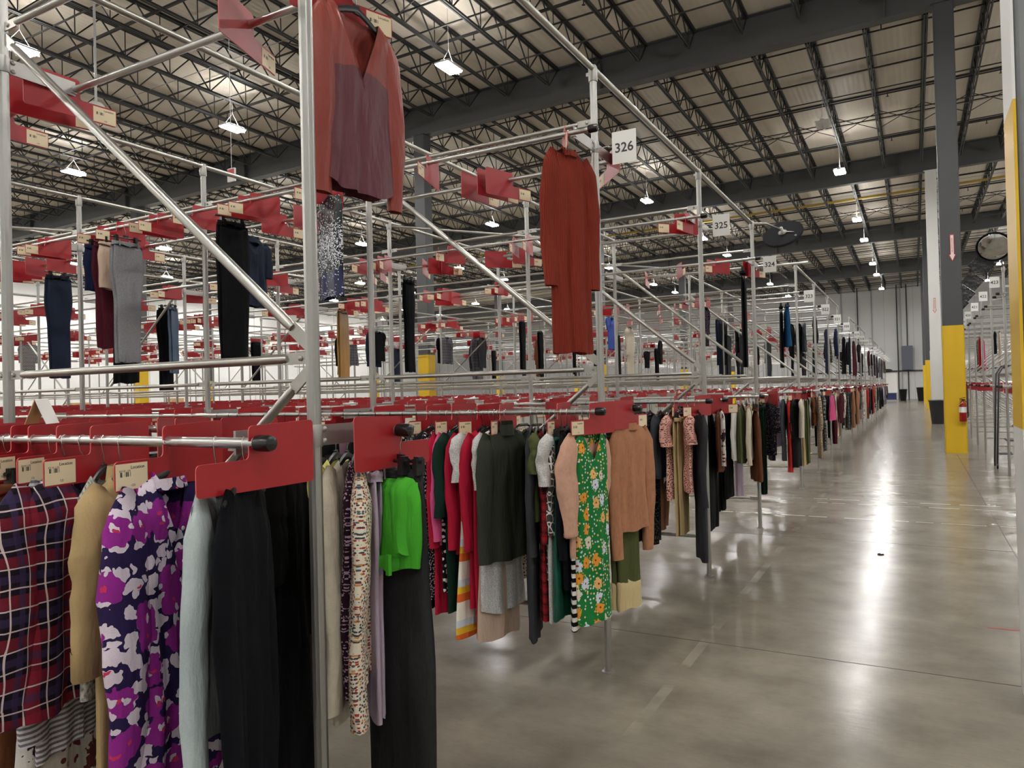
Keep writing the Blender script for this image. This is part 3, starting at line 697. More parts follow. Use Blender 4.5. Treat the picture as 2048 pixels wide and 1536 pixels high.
def SIDE_TXT(r, s): return 'away from rack three-two-six' if r == 0 and s < 0 else 'facing '+nwd(num(r)+1 if s < 0 else num(r)-1)
def PLACE(r, s, tier): return 'rack %s %s rail %s' % (nwd(num(r)), 'lower' if tier == 'l' else 'upper', SIDE_TXT(r, s))
COUNT = {}
def spot(r, s, tier, x, phi):
    return (x, ROWS[r]+s*RD, ZR if tier == 'l' else ZU), -radians(phi)
def where(r, s, tier, x):
    key = (r, s, tier); COUNT.setdefault(key, []).append(x); return key
NEAR = []   # garments with parts : (row, side, tier, x, phi, desc, cat, maker, clip)
def G(r, s, tier, x, phi, desc, cat, fn, mat, clip=None, **kw): NEAR.append((r, s, tier, x, phi, desc, cat, fn, mat, clip, kw))

C = cloth
K = {}
K['black'] = C('black','plain',[(17,17,19)]); K['navyblack'] = C('navyblack','plain',[(13,15,20)]); K['navy'] = C('navy','plain',[(28,36,66)])
K['cream'] = C('cream','knit',[(222,211,190)]); K['tan'] = C('tan','plain',[(190,165,120)]); K['camel'] = C('camel','knit',[(186,132,100)]); K['khaki'] = C('khaki','plain',[(186,160,116)])
K['olive'] = C('olive','plain',[(82,88,52)]); K['dolive'] = C('dolive','plain',[(58,62,52)]); K['charcoal'] = C('charcoal','plain',[(58,58,62)]); K['grey'] = C('grey','melange',[(150,150,154),(120,120,124)],sc=2)
K['crimson'] = C('crimson','plain',[(182,30,58)]); K['pink'] = C('pink','plain',[(228,96,150)]); K['rose'] = C('rose','plain',[(214,62,110)]); K['dgreen'] = C('dgreen','plain',[(24,50,40)]); K['satin'] = C('satin','plain',[(14,78,62)],rough=.35)
K['peach'] = C('peach','knit',[(224,176,152)]); K['white'] = C('white','plain',[(226,224,218)]); K['lilac'] = C('lilac','plain',[(196,178,196)]); K['yellow'] = C('yellow','plain',[(228,222,128)])
K['brown'] = C('brown','plain',[(104,62,40)]); K['maroon'] = C('maroon','plain',[(78,26,38)]); K['rust'] = C('rust','ribbed',[(146,56,42)]); K['burg'] = C('burg','plain',[(112,52,64)],rough=.5); K['yoke'] = C('yoke','yoke',[(102,42,54),(150,62,50)],rough=.5); K['rustsheer'] = C('rustsheer','plain',[(150,60,48)],rough=.5)
K['green'] = C('green','plain',[(78,178,52)]); K['blue'] = C('blue','plain',[(28,78,122)]); K['royal'] = C('royal','plain',[(72,92,170)]); K['red'] = C('red','plain',[(186,48,44)])
K['denim'] = C('denim','denim',[(196,208,208),(150,166,174),(226,230,226)]); K['bdenim'] = C('bdenim','denim',[(48,48,50),(30,30,32),(70,70,70)]); K['jean'] = C('jean','denim',[(34,42,60),(24,30,46),(60,70,90)]); K['ljean'] = C('ljean','denim',[(88,108,132),(60,76,100),(150,160,170)])
K['gdenim'] = C('gdenim','denim',[(128,134,134),(98,102,104),(160,164,164)])
K['plaid'] = C('plaid','plaid',[(30,22,32),(150,38,56),(58,48,82),(225,205,205)]); K['rplaid'] = C('rplaid','plaid',[(38,16,20),(172,34,40),(20,16,20),(120,40,46)],sc=.5); K['gplaid'] = C('gplaid','plaid',[(92,92,98),(60,60,66),(120,120,126),(160,160,164)],sc=.6)
K['purple'] = C('purple','blossom',[(44,32,74),(224,210,224),(148,44,142),(206,58,96)])
K['gfloral'] = C('gfloral','floral',[(34,122,62),(240,190,120),(224,228,244),(236,158,60),(238,226,206)],sc=1.35); K['wfloral'] = C('wfloral','floral',[(232,226,220),(130,50,74),(120,60,60),(60,40,50),(200,150,160)],sc=.8)
K['ditsy'] = C('ditsy','ditsy',[(236,226,206),(170,70,60),(90,100,110),(206,150,90),(70,70,80)],sc=1.5); K['plum'] = C('plum','speckle',[(44,22,38),(190,160,180)],sc=1.6); K['bdots'] = C('bdots','dots',[(22,22,28),(210,210,214)],sc=1.2); K['polka'] = C('polka','dots',[(16,16,18),(235,232,226)],sc=.6)
K['bw'] = C('bw','stripes',[(18,18,20),(232,228,216)]); K['gstripe'] = C('gstripe','stripes',[(120,118,126),(214,212,216)],sc=.34); K['orange'] = C('orange','bands',[(246,240,226),(232,112,50),(244,196,60),(214,224,232)])
K['wspots'] = C('wspots','spots',[(226,222,214),(70,66,66)],sc=1.0); K['leo'] = C('leo','spots',[(220,160,146),(92,46,50)],sc=1.6) ; K['leo'] = C('leop','dots',[(226,170,156),(84,44,48)],sc=1.25); K['leotan'] = C('leotan','dots',[(190,166,140),(60,46,40)],sc=.9)
K['tweed'] = C('tweed','melange',[(226,224,220),(176,176,176)],sc=1.6); K['knitgrey'] = C('knitgrey','melange',[(206,204,196),(110,112,106)],sc=.8); K['lace'] = C('lace','dots',[(14,14,16),(70,70,72)],sc=.7); K['bfloral'] = C('bfloral','ditsy',[(26,22,28),(120,100,116),(70,60,76),(26,22,28)],sc=.9)
K['chev'] = C('chev','chevron',[(24,24,28),(214,214,214)]); K['sequin'] = C('sequin','sequin',[(16,22,30),(24,30,74),(226,226,236)]); K['ombre'] = C('ombre','ombre',[(118,98,70),(178,132,66)],rough=.5); K['bwprint'] = C('bwprint','ditsy',[(40,42,44),(180,184,180),(110,116,112)],sc=.7); K['slate'] = C('slate','plain',[(62,66,72)]); K['mint'] = C('mint','plain',[(130,170,150)]); K['mauve'] = C('mauve','plain',[(120,92,104)]); K['teal'] = C('teal','plain',[(36,110,100)])
K['vgreen'] = C('vgreen','plain',[(98,100,70)]); K['beige'] = C('beige','plain',[(206,180,160)]); K['bsat'] = C('bsat','plain',[(206,180,160)])
T, P, S = make_top, make_trousers, make_skirt
# --- rack nearest the camera, rail on the camera's side
G(0,-1,'l',-1.53,-29,'black high-neck long-sleeved jersey dress','dress',T,K['navyblack'],sh=.160,L=1.12,sl=.98,r0=.05,r1=.04,nw=.055,nd=.03,prof='straight',amp=.010,nf=3,seed=1)
G(0,-1,'l',-1.64,-34,'pale blue denim jacket with long sleeves','jacket',T,K['denim'],body_mat=K['gdenim'],sh=.20,L=.60,sl=.86,r0=.062,r1=.05,cuff=.06,nw=.07,nd=.05,collar=.035,amp=.006,seed=2)
G(0,-1,'l',-1.835,-17,'purple navy and white floral long-sleeved blouse','blouse',T,K['purple'],sh=.195,L=.82,sl=.84,r0=.075,r1=.05,puff=.015,cuff=.04,neck='v',nw=.07,nd=.17,prof='aline',collar=.02,amp=.013,nf=5,seed=3,buttons=2)
G(0,-1,'l',-2.05,-36,'khaki trench dress with puffed half sleeves','dress',T,K['khaki'],sh=.20,L=1.12,sl=.40,r0=.085,r1=.075,puff=.02,cuff=.075,nw=.07,nd=.05,collar=.03,amp=.008,seed=4)
G(0,-1,'l',-2.13,-38,'grey and white chunky knit sleeveless top','top',T,K['knitgrey'],sh=.19,L=.58,nw=.09,nd=.06,amp=.006,seed=5)
G(0,-1,'l',-2.40,-30,'white dress with dark red flower print','dress',T,K['wfloral'],sh=.19,L=1.10,prof='flare',nw=.08,nd=.09,amp=.014,nf=5,seed=6)
G(0,-1,'l',-2.33,-30,'grey and white striped long-sleeved top','top',T,K['gstripe'],sh=.19,L=.80,sl=.72,r0=.06,r1=.05,seed=7)
G(0,-1,'l',-2.235,-14,'burgundy and black plaid shirt with ruffled hem','shirt',T,K['plaid'],sh=.25,L=.64,sl=.58,r0=.075,r1=.06,cuff=.05,prof='aline',collar=.04,nw=.07,nd=.04,amp=.016,nf=4,seed=8,ht=.06)
G(0,-1,'l',-2.50,-25,'brown suede skirt below the plaid shirt','skirt',S,K['brown'],clip=.10,hw=.17,L=1.05,prof='pencil',seed=9)
G(0,-1,'l',-2.66,-20,'crimson sleeveless dress beside the brown skirt','dress',T,K['crimson'],sh=.19,L=1.1,nw=.09,nd=.08,seed=10)
G(0,-1,'l',-2.74,-20,'teal top with tan shoulders','top',T,K['teal'],sh=.20,L=.6,sl=.3,cuff=.02,cuffmat=K['tan'],seed=11)
# --- same rack, far rail
G(0,1,'l',-1.475,-72,'bright green folded trousers hung from black clips','trousers',S,K['green'],clip=.10,hw=.128,L=.275,prof='pencil',seed=12,amp=.006,nshift=-.025,folded=True)
G(0,1,'l',-1.53,-70,'charcoal black wide-leg denim jeans','jeans',P,K['bdenim'],clip=.10,hw=.165,L=1.20,wide=1.45,seed=13,ht=.02,nshift=.03)
G(0,1,'l',-1.60,-54,'lilac slim trousers','trousers',P,K['lilac'],clip=.07,hw=.10,L=.78,seed=14)
G(0,1,'l',-1.625,-34,'cream blouse with tiny multicoloured ditsy flowers','blouse',T,K['ditsy'],sh=.20,L=.66,sl=.78,r0=.065,r1=.05,amp=.012,nf=5,seed=15)
G(0,1,'l',-1.66,-30,'dark plum speckled long-sleeved knit','sweater',T,K['plum'],sh=.17,L=.74,sl=.70,r0=.05,seed=16)
G(0,1,'l',-1.70,-22,'cream ribbed long-sleeved sweater dress','sweater',T,K['cream'],sh=.20,L=.80,sl=.74,r0=.07,r1=.055,seed=17,amp=.006)
G(0,1,'l',-1.75,-22,'pale yellow short-sleeved top','top',T,K['yellow'],sh=.19,L=.50,sl=.18,r0=.055,seed=18)
G(0,1,'l',-1.90,-14,'black short-sleeved top with drawstring','top',T,K['black'],sh=.22,L=.60,sl=.36,r0=.075,r1=.07,seed=19)
G(0,1,'l',-2.01,-10,'long black dress','dress',T,K['black'],sh=.19,L=1.2,nw=.08,seed=20)
G(0,1,'l',-2.10,-14,'tan long-sleeved cardigan','cardigan',T,K['tan'],sh=.20,L=.85,sl=.7,seed=21)
G(0,1,'l',-2.17,-10,'white and cream cotton top','top',T,K['cream'],sh=.20,L=.66,sl=.55,seed=22)
G(0,1,'l',-2.26,-10,'brown knitted sweater','sweater',T,K['brown'],sh=.20,L=.7,sl=.6,seed=23)
# --- rack 326, near rail
G(1,-1,'l',-1.52,14,'green floral dress printed with orange and white flowers','dress',T,K['gfloral'],sh=.145,L=.98,prof='straight',neck='v',nw=.095,nd=.16,amp=.008,nf=3,seed=30,ht=.035)
G(1,-1,'l',-1.555,8,'peach blouse with gathered balloon sleeves','blouse',T,K['peach'],sh=.185,L=.62,sl=.48,r0=.07,r1=.06,puff=.022,cuff=.02,nw=.07,nd=.05,seed=31)
G(1,-1,'l',-1.6,-10,'black and white striped long dress','dress',T,K['bw'],sh=.16,L=1.0,seed=32)
G(1,-1,'l',-1.65,-12,'dark navy velvet top','top',T,K['navyblack'],sh=.19,L=.80,sl=.62,seed=33)
G(1,-1,'l',-1.685,-10,'dark green satin skirt','skirt',S,K['satin'],clip=.09,hw=.15,L=.92,seed=34)
G(1,-1,'l',-1.72,-8,'white tweed short-sleeved top','top',T,K['tweed'],sh=.20,L=.98,sl=.24,r0=.075,r1=.075,seed=35)
G(1,-1,'l',-1.755,-22,'black and white spotted blouse','blouse',T,K['wspots'],sh=.19,L=.76,sl=.5,seed=36)
G(1,-1,'l',-1.79,-20,'red and black plaid shirt dress','dress',T,K['rplaid'],sh=.19,L=.98,sl=.55,seed=37)
G(1,-1,'l',-1.83,-20,'olive ruffled sleeveless top','top',T,K['olive'],sh=.20,L=.45,sl=.18,r0=.07,r1=.08,seed=38)
G(1,-1,'l',-1.87,-22,'charcoal grey long coat','coat',T,K['charcoal'],sh=.20,L=1.10,sl=.62,seed=39)
G(1,-1,'l',-2.03,12,'dark olive buttoned long-sleeved shirt jacket','jacket',T,K['dolive'],sh=.215,L=.70,sl=.68,r0=.065,r1=.05,collar=.05,nw=.06,nd=.03,prof='box',seed=40,amp=.007)
G(1,-1,'l',-2.075,11,'white tweed short-sleeved dress with pleated hem','dress',T,K['tweed'],sh=.20,L=.98,sl=.28,prof='aline',seed=41,hem=.03)
G(1,-1,'l',-2.1,10,'beige skirt with flounced hem','skirt',S,K['beige'],clip=.09,hw=.13,L=1.10,seed=42)
G(1,-1,'l',-2.13,6,'dark red dress with ribbon ties','dress',T,K['crimson'],sh=.18,L=1.12,nw=.09,seed=43)
G(1,-1,'l',-2.175,3,'crimson long-sleeved blouse','blouse',T,K['crimson'],sh=.20,L=.95,sl=.62,seed=44)
G(1,-1,'l',-2.22,2,'grey marl short-sleeved tee','top',T,K['tweed'],sh=.20,L=.55,sl=.24,r0=.07,r1=.07,seed=45)
G(1,-1,'l',-2.245,2,'orange yellow and white banded maxi dress','dress',T,K['orange'],sh=.18,L=1.12,prof='flare',seed=46)
G(1,-1,'l',-2.27,2,'crimson jacket with long sleeves','jacket',T,K['crimson'],sh=.20,L=.66,sl=.62,seed=47)
G(1,-1,'l',-2.335,0,'dark green long-sleeved top','top',T,K['dgreen'],sh=.21,L=1.0,sl=.44,r0=.07,r1=.07,seed=48)
G(1,-1,'l',-2.36,0,'black polka dot dress','dress',T,K['polka'],sh=.18,L=.88,seed=49)
G(1,-1,'l',-2.385,-2,'bright pink long-sleeved blouse','blouse',T,K['pink'],sh=.20,L=.62,sl=.58,seed=50)
G(1,-1,'l',-2.425,-2,'crimson red long coat','coat',T,K['crimson'],sh=.20,L=1.02,sl=.62,seed=51)
G(1,-1,'l',-2.47,-2,'black dress with fine white dots','dress',T,K['bdots'],sh=.20,L=.94,sl=.6,seed=52)
G(1,-1,'l',-2.54,0,'black dress with long ties','dress',T,K['black'],sh=.19,L=1.02,seed=53)
# --- rack 326, far rail
G(1,1,'l',-1.50,15,'camel high-neck ribbed knit sweater','sweater',T,K['camel'],sh=.195,L=.60,sl=.74,r0=.065,r1=.045,nw=.055,nd=.025,collar=.03,prof='aline',amp=.007,nf=5,seed=60)
G(1,1,'l',-1.555,18,'olive trousers with wide cream turn-up cuffs','trousers',P,K['olive'],clip=.08,hw=.115,L=1.02,wide=1.15,hemmat=C('creamcuff','plain',[(214,194,146)]),seed=61)
G(1,1,'l',-1.46,-6,'black lace long-sleeved dress','dress',T,K['lace'],sh=.20,L=.92,sl=.85,seed=62) if False else None
G(1,1,'l',-1.62,4,'dark slate long-sleeved blouse','blouse',T,K['slate'],sh=.20,L=.62,sl=.58,seed=63)
G(1,1,'l',-1.69,2,'black and grey patterned knit','sweater',T,K['bwprint'],sh=.20,L=.60,sl=.55,seed=64)
G(1,1,'l',-1.76,0,'black sleeveless dress','dress',T,K['black'],sh=.19,L=1.0,seed=65)
G(1,1,'l',-1.84,0,'navy blue cardigan','cardigan',T,K['navy'],sh=.20,L=.66,sl=.6,seed=66)
# --- rack 325
G(2,-1,'l',-1.50,-5,'black lace long dress with see-through pattern','dress',T,K['lace'],sh=.19,L=1.1,sl=.6,seed=70) if False else None
G(2,-1,'l',-1.545,-27,'charcoal long-sleeved dress','dress',T,K['charcoal'],sh=.18,L=1.15,sl=.7,seed=71)
G(2,-1,'l',-1.64,-22,'pink leopard print blouse with ruffled shoulders','blouse',T,K['leo'],sh=.185,L=.60,sl=.20,r0=.08,r1=.09,prof='aline',seed=72,amp=.012)
G(2,-1,'l',-1.70,0,'tan pleated wide trousers','trousers',P,K['tan'],clip=.09,hw=.14,L=.92,wide=1.2,seed=73)
G(2,-1,'l',-1.77,0,'pink leopard print dress with ruffled sleeves','dress',T,K['leo'],sh=.19,L=.66,sl=.22,r0=.08,r1=.09,prof='aline',seed=74,amp=.012)
G(2,-1,'l',-1.86,4,'slate blue denim jacket with rolled sleeves','jacket',T,K['slate'],sh=.20,L=.50,sl=.45,seed=75)
G(2,-1,'l',-1.95,4,'black lace dress with open pattern','dress',T,K['lace'],sh=.20,L=1.05,sl=.5,seed=76)
G(2,-1,'l',-2.03,0,'black trousers','trousers',P,K['black'],clip=.08,hw=.12,L=1.0,seed=77)
G(2,-1,'l',-2.10,0,'dark maroon blouse','blouse',T,K['maroon'],sh=.2,L=.6,sl=.5,seed=78)
G(2,1,'l',-1.52,-10,'brown suede sleeveless top','top',T,K['brown'],sh=.17,L=.5,seed=79)
G(2,1,'l',-1.60,-4,'black satin long dress','dress',T,K['black'],sh=.19,L=1.0,seed=80)
G(2,1,'l',-1.68,0,'black velvet coat','coat',T,K['black'],sh=.2,L=.9,sl=.6,seed=81)
G(2,1,'l',-1.50,-20,'white blouse with red flowers','blouse',T,K['wfloral'],sh=.15,L=.45,seed=82)
# --- rack 324
G(3,-1,'l',-1.53,-20,'dark brown suede A-line skirt','skirt',S,K['brown'],clip=.08,hw=.13,L=.76,seed=83)
G(3,-1,'l',-1.60,-8,'cream cable knit cardigan','cardigan',T,K['cream'],sh=.19,L=.56,sl=.60,seed=84)
G(3,-1,'l',-1.67,-5,'olive green knitted vest','vest',T,K['vgreen'],sh=.18,L=.60,seed=85)
G(3,-1,'l',-1.74,-3,'white long-sleeved sweater','sweater',T,K['white'],sh=.20,L=.56,sl=.55,seed=86)
G(3,-1,'l',-1.83,0,'black draped jumpsuit','jumpsuit',T,K['black'],sh=.19,L=.98,prof='flare',sl=.4,seed=87)
G(3,-1,'l',-1.91,0,'black trousers with flared hem','trousers',P,K['black'],clip=.08,hw=.1,L=1.1,seed=88)
G(3,-1,'l',-1.98,0,'white floral chiffon blouse','blouse',T,K['wfloral'],sh=.19,L=.5,sl=.4,seed=89)
G(3,-1,'l',-2.06,0,'black wool coat','coat',T,K['black'],sh=.2,L=.8,sl=.6,seed=90)
G(3,1,'l',-1.50,-42,'black blouse with small grey floral print','blouse',T,K['bfloral'],sh=.19,L=.56,sl=.30,r0=.065,r1=.06,seed=91)
G(3,1,'l',-1.57,-30,'dark green flared trousers','trousers',P,K['dgreen'],clip=.08,hw=.10,L=.98,wide=1.2,seed=92)
G(3,1,'l',-1.66,-4,'yellow blouse with narrow stripes','blouse',T,K['yellow'],sh=.19,L=.6,sl=.5,seed=93)
G(3,1,'l',-1.74,0,'grey leopard blouse','blouse',T,K['leotan'],sh=.19,L=.6,sl=.5,seed=94)
# --- upper tier
G(0,1,'u',-1.615,3,'burgundy V-neck tunic with rust sheer long sleeves','blouse',T,K['rustsheer'],body_mat=K['yoke'],sh=.19,L=.575,sl=.60,r0=.055,r1=.035,neck='v',nw=.105,nd=.23,prof='straight',amp=.008,nf=5,seed=100,hem=.04,ht=.03)
G(1,-1,'u',-1.60,18,'long rust corduroy dress with high neck and long sleeves','dress',T,K['rust'],sh=.185,L=1.06,sl=.70,r0=.058,r1=.05,nw=.055,nd=.02,prof='straight',collar=.02,amp=.012,nf=4,seed=101,ht=.035)
G(1,-1,'u',-3.30,-70,'strappy dress with silver black and navy sequin bands','dress',T,K['sequin'],sh=.165,L=.62,nw=.12,nd=.10,prof='straight',amp=.004,seed=102)
G(1,-1,'u',-4.22,12,'long black narrow trousers hung from clips','trousers',P,K['black'],clip=.07,hw=.105,L=.96,wide=1.15,seed=103)
G(1,1,'u',-4.66,-10,'dark navy denim shirt with short sleeves','shirt',T,K['jean'],sh=.20,L=.52,sl=.26,collar=.03,seed=104)
G(1,-1,'u',-5.42,2,'light grey jogger trousers','trousers',P,K['grey'],clip=.08,hw=.115,L=.92,seed=105)
G(1,-1,'u',-5.52,4,'beige satin short skirt','skirt',S,K['bsat'],clip=.1,hw=.15,L=.34,prof='pencil',seed=106)
G(1,-1,'u',-5.62,4,'dark maroon trousers','trousers',P,K['maroon'],clip=.08,hw=.12,L=.80,seed=107)
G(1,-1,'u',-5.72,6,'navy blue short skirt','skirt',S,K['navy'],clip=.09,hw=.14,L=.34,prof='pencil',seed=108)
G(1,1,'u',-6.32,4,'black long skirt','skirt',S,K['black'],clip=.09,hw=.12,L=1.06,prof='pencil',seed=109)
G(1,1,'u',-7.38,-2,'dark blue jeans hung from clips','jeans',P,K['jean'],clip=.07,hw=.115,L=.98,wide=1.0,seed=110)
G(2,1,'u',-4.85,0,'slim black leggings','leggings',P,K['navyblack'],clip=.06,hw=.085,L=.98,seed=111)
G(3,-1,'u',-7.35,-20,'golden brown metallic wide-leg trousers','trousers',P,K['ombre'],clip=.1,hw=.17,L=.98,wide=1.35,seed=112)
G(2,1,'u',-8.80,-30,'pale blue faded jeans','jeans',P,K['ljean'],clip=.07,hw=.11,L=.86,seed=113)
G(2,1,'u',-8.95,-10,'black trousers behind the faded jeans','trousers',P,K['black'],clip=.07,hw=.13,L=1.1,seed=114)
G(3,1,'u',-16.7,-10,'black and white zigzag knit dress with short sleeves','dress',T,K['chev'],sh=.20,L=.72,sl=.38,prof='slim',nw=.11,nd=.07,seed=115)
G(4,1,'u',-11.0,-10,'black velvet long-sleeved coat','coat',T,K['black'],sh=.21,L=.8,sl=.6,seed=116)
G(4,1,'u',-4.72,0,'royal blue short dress','dress',T,K['royal'],sh=.18,L=.55,sl=.2,seed=117)
G(3,-1,'u',-1.62,-10,'long black tapered jumpsuit','jumpsuit',P,K['black'],clip=.05,hw=.10,L=1.02,wide=1.45,seed=118)
G(4,1,'u',-1.75,-20,'teal blue draped dress','dress',S,K['blue'],clip=.07,hw=.15,L=.62,seed=119)
G(4,1,'u',-1.84,-10,'black trousers behind the teal dress','trousers',P,K['black'],clip=.07,hw=.13,L=.95,seed=120)
G(4,-1,'u',-2.9,0,'black sequin top','top',T,K['bfloral'],sh=.18,L=.6,sl=.4,seed=121)

used = []
for g in NEAR:
    if g is None: continue
    r, s, tier, x, phi, desc, cat, fn, mat, clip, kw = g
    loc, rz = spot(r, s, tier, x, phi); used.append((r, s, tier, x))
    pl = PLACE(r, s, tier)
    t = thing(cat.replace(' ', '_'), loc, desc+', '+pl if len((desc+' '+pl).split()) <= 16 else desc+(' on rack '+nwd(num(r))), cat, 'garments on rack %d' % num(r), rz)
    sh_ = kw.pop('nshift', 0); fn(t, mat, **kw)
    if sh_: nshift(t, sh_)
    k = sum(1 for u in used if u[:3] == (r, s, tier))
    hanger(loc, rz, ('black hanger holding the '+desc), clip)

# --- further garments, small in the picture: one mesh each
FAR = {}
def far_mesh(kind, v):
    key = (kind, v)
    if key in FAR: return FAR[key]
    R = random.Random(hash(kind) % 1000 if False else len(kind)*31+v*7); m = MB()
    if kind in ('top','sweater','blouse','coat','dress'):
        sh = R.uniform(.17,.21); L = {'top':.55,'sweater':.6,'blouse':.62,'coat':.9,'dress':.95}[kind]*R.uniform(.88,1.15)
        torso(m, sh, PROF[R.choice(['straight','aline','box','flare'] if kind == 'dress' else ['straight','aline','box'])], L, .03, .07, .07, .02, 'crew', .055, .010, 4, v, 12, 12)
        sl = {'top':.25,'sweater':.58,'blouse':.5,'coat':.6,'dress':R.choice([0,.3,.55])}[kind]
        if sl:
            for q in (-1,1): sleeve(m, q, sh, sl, .062, .05, .5, v+q, 8, 8)
    elif kind == 'trousers':
        for q in (-1,1): torso(m, .12, [(0,1),(.08,1.05),(.22,1.1),(.5,.86),(1,.84)], R.uniform(.85,1.05), .014, 0,0,0,'crew',.004,.006,2,v+q,8,12,z0=-.12,dx=q*.013,dy=q*.014)
    else: torso(m, .14, [(0,1),(.3,1.12),(1,1.35)], R.uniform(.5,.8), .03, 0,0,0,'crew',.004,.012,5,v,14,10,z0=-.12)
    FAR[key] = m.mesh('far_'+kind, K['black'], True, True); return FAR[key]
PAL = [('black','black')]*7 + [('navyblack','midnight navy'),('charcoal','charcoal'),('white','white'),('cream','cream'),('tan','tan'),('olive','olive'),('maroon','maroon'),('red','red'),('leotan','leopard print'),('bwprint','black and grey printed'),('wfloral','white floral'),('lilac','lilac'),('mint','mint green'),('brown','brown'),('slate','slate grey'),('dgreen','dark green'),('polka','black polka dot'),('jean','dark denim'),('camel','camel'),('navy','navy'),('pink','pink'),('gplaid','grey plaid'),('ditsy','cream ditsy print'),('mauve','mauve'),('bfloral','black floral')]
DARK = [p for p in PAL if p[0] in ('black','navyblack','charcoal','maroon','bwprint','navy','bfloral','slate','gplaid','jean','brown','dgreen')]
def far_garment(r, s, tier, x, pal=None, kind=None):
    kind = kind or rnd.choice(['top','sweater','blouse','dress','dress','coat','trousers','trousers','skirt']); mk, mn = pal or rnd.choice(DARK if tier == 'u' and rnd.random() < .9 else PAL)
    loc, rz = spot(r, s, tier, x, rnd.uniform(-14,14)); k = sum(1 for u in used if u[:3] == (r, s, tier)); used.append((r, s, tier, x))
    pl = ordinal(k)+' from the aisle, '+PLACE(r, s, tier)
    tag(put(kind, far_mesh(kind, rnd.randrange(4)), None, loc, rz, mat=K[mk]), '%s %s, %s' % (mn, kind, pl), kind, 'garments on rack %d' % num(r))
    hanger(loc, rz, 'black hanger, '+pl, far=True)
def fill(r, s, tier, x0, x1, step):
    x = x0
    while x > x1: far_garment(r, s, tier, x); x -= rnd.uniform(*step)
fill(0,-1,'l',-2.86,-3.5,(.08,.14)); fill(0,1,'l',-2.36,-3.4,(.08,.14)); fill(1,-1,'l',-2.64,-4.4,(.08,.14)); fill(1,1,'l',-1.92,-2.5,(.08,.12)); fill(2,-1,'l',-2.2,-2.7,(.08,.12)); fill(2,1,'l',-1.78,-2.3,(.08,.12)); fill(3,-1,'l',-2.16,-2.5,(.08,.12)); fill(3,1,'l',-1.84,-2.2,(.08,.12))
far_garment(4,-1,'l',-1.50,('cream','cream'),'top'); far_garment(4,-1,'l',-1.58,('black','black'),'dress'); far_garment(4,-1,'l',-1.67,('red','red'),'dress'); far_garment(4,-1,'l',-1.76,('slate','slate grey'),'coat'); far_garment(4,-1,'l',-1.85,('lilac','lilac'),'blouse'); far_garment(4,-1,'l',-1.94,('black','black'),'coat')
far_garment(4,1,'l',-1.50,('olive','olive'),'trousers'); far_garment(4,1,'l',-1.58,('tan','tan'),'dress'); far_garment(4,1,'l',-1.66,('leotan','leopard print'),'dress'); far_garment(4,1,'l',-1.75,('black','black'),'coat')
far_garment(5,-1,'l',-1.50,('leotan','leopard print'),'dress'); far_garment(5,-1,'l',-1.60,('brown','brown'),'top'); far_garment(5,1,'l',-1.50,('bwprint','black and grey printed'),'dress'); far_garment(5,1,'l',-1.60,('black','black'),'trousers')
for r in range(5, len(ROWS)):
    n0 = 2 if r == 5 else 0
    for s in (-1, 1):
        for k in range(n0, (6 if r < 9 else 4) if s < 0 else (4 if r < 9 else 3)): far_garment(r, s, 'l', -1.50-.10*k-rnd.uniform(0,.03))
# upper tier, scattered further back
for r, s, xs in ((4,-1,(-6.2,-9.5,-9.62,-13.0)),(5,-1,(-3.1,-3.22,-7.0,-9.4,-9.5,-12.2)),(5,1,(-1.6,-5.2,-8.8,-8.9,-9.0)),(6,-1,(-2.0,-2.1,-2.25,-6.1,-8.2,-12.6)),(6,1,(-3.4,-3.5,-7.5,-10.4,-10.5)),(7,-1,(-1.6,-1.8,-4.1,-4.2,-9.3,-9.4)),(7,1,(-2.4,-2.6,-6.0,-11.2)),
                 (8,-1,(-1.55,-1.7,-1.85,-5.0,-9.0)),(8,1,(-2.1,-3.8,-7.2)),(9,-1,(-1.6,-2.4,-4.4,-8.1)),(9,1,(-1.8,-3.1,-6.6)),(10,-1,(-1.6,-1.75,-3.0,-5.5)),(11,-1,(-1.7,-2.2,-4.0)),(12,-1,(-1.6,-1.9,-2.6)),(13,-1,(-1.6,-2.0)),(14,-1,(-1.6,-1.8,-2.4)),(15,-1,(-1.6,-1.8)),(16,-1,(-1.6,-1.9)),(17,-1,(-1.6,-1.8)),(18,-1,(-1.6,-1.8)),(19,-1,(-1.6,-1.8))):
    for x in xs: far_garment(r, s, 'u', x)

for r, x, tier in ((4,1.9,'u'),(4,2.0,'u'),(5,1.7,'u'),(6,1.8,'u'),(6,1.95,'u'),(2,2.3,'u'),(2,2.45,'u'),(3,2.9,'u'),(7,1.6,'l'),(8,1.6,'l'),(8,1.7,'l'),(6,1.6,'l')):
    kind = rnd.choice(['top','dress','coat','trousers']); loc = (x, RROWS[r]-RD, ZR if tier == 'l' else ZU); mk, mn = rnd.choice(PAL)
    lb = 'rack %s %s rail, across the aisle' % (nwd(423-r), 'lower' if tier == 'l' else 'upper')
    tag(put(kind, far_mesh(kind, rnd.randrange(4)), None, loc, rnd.uniform(-.2,.2), mat=K[mk]), mn+' '+kind+' on '+lb, kind, 'garments across the aisle'); hanger(loc, 0, 'black hanger of the '+mn+' '+kind+', '+lb, far=True)
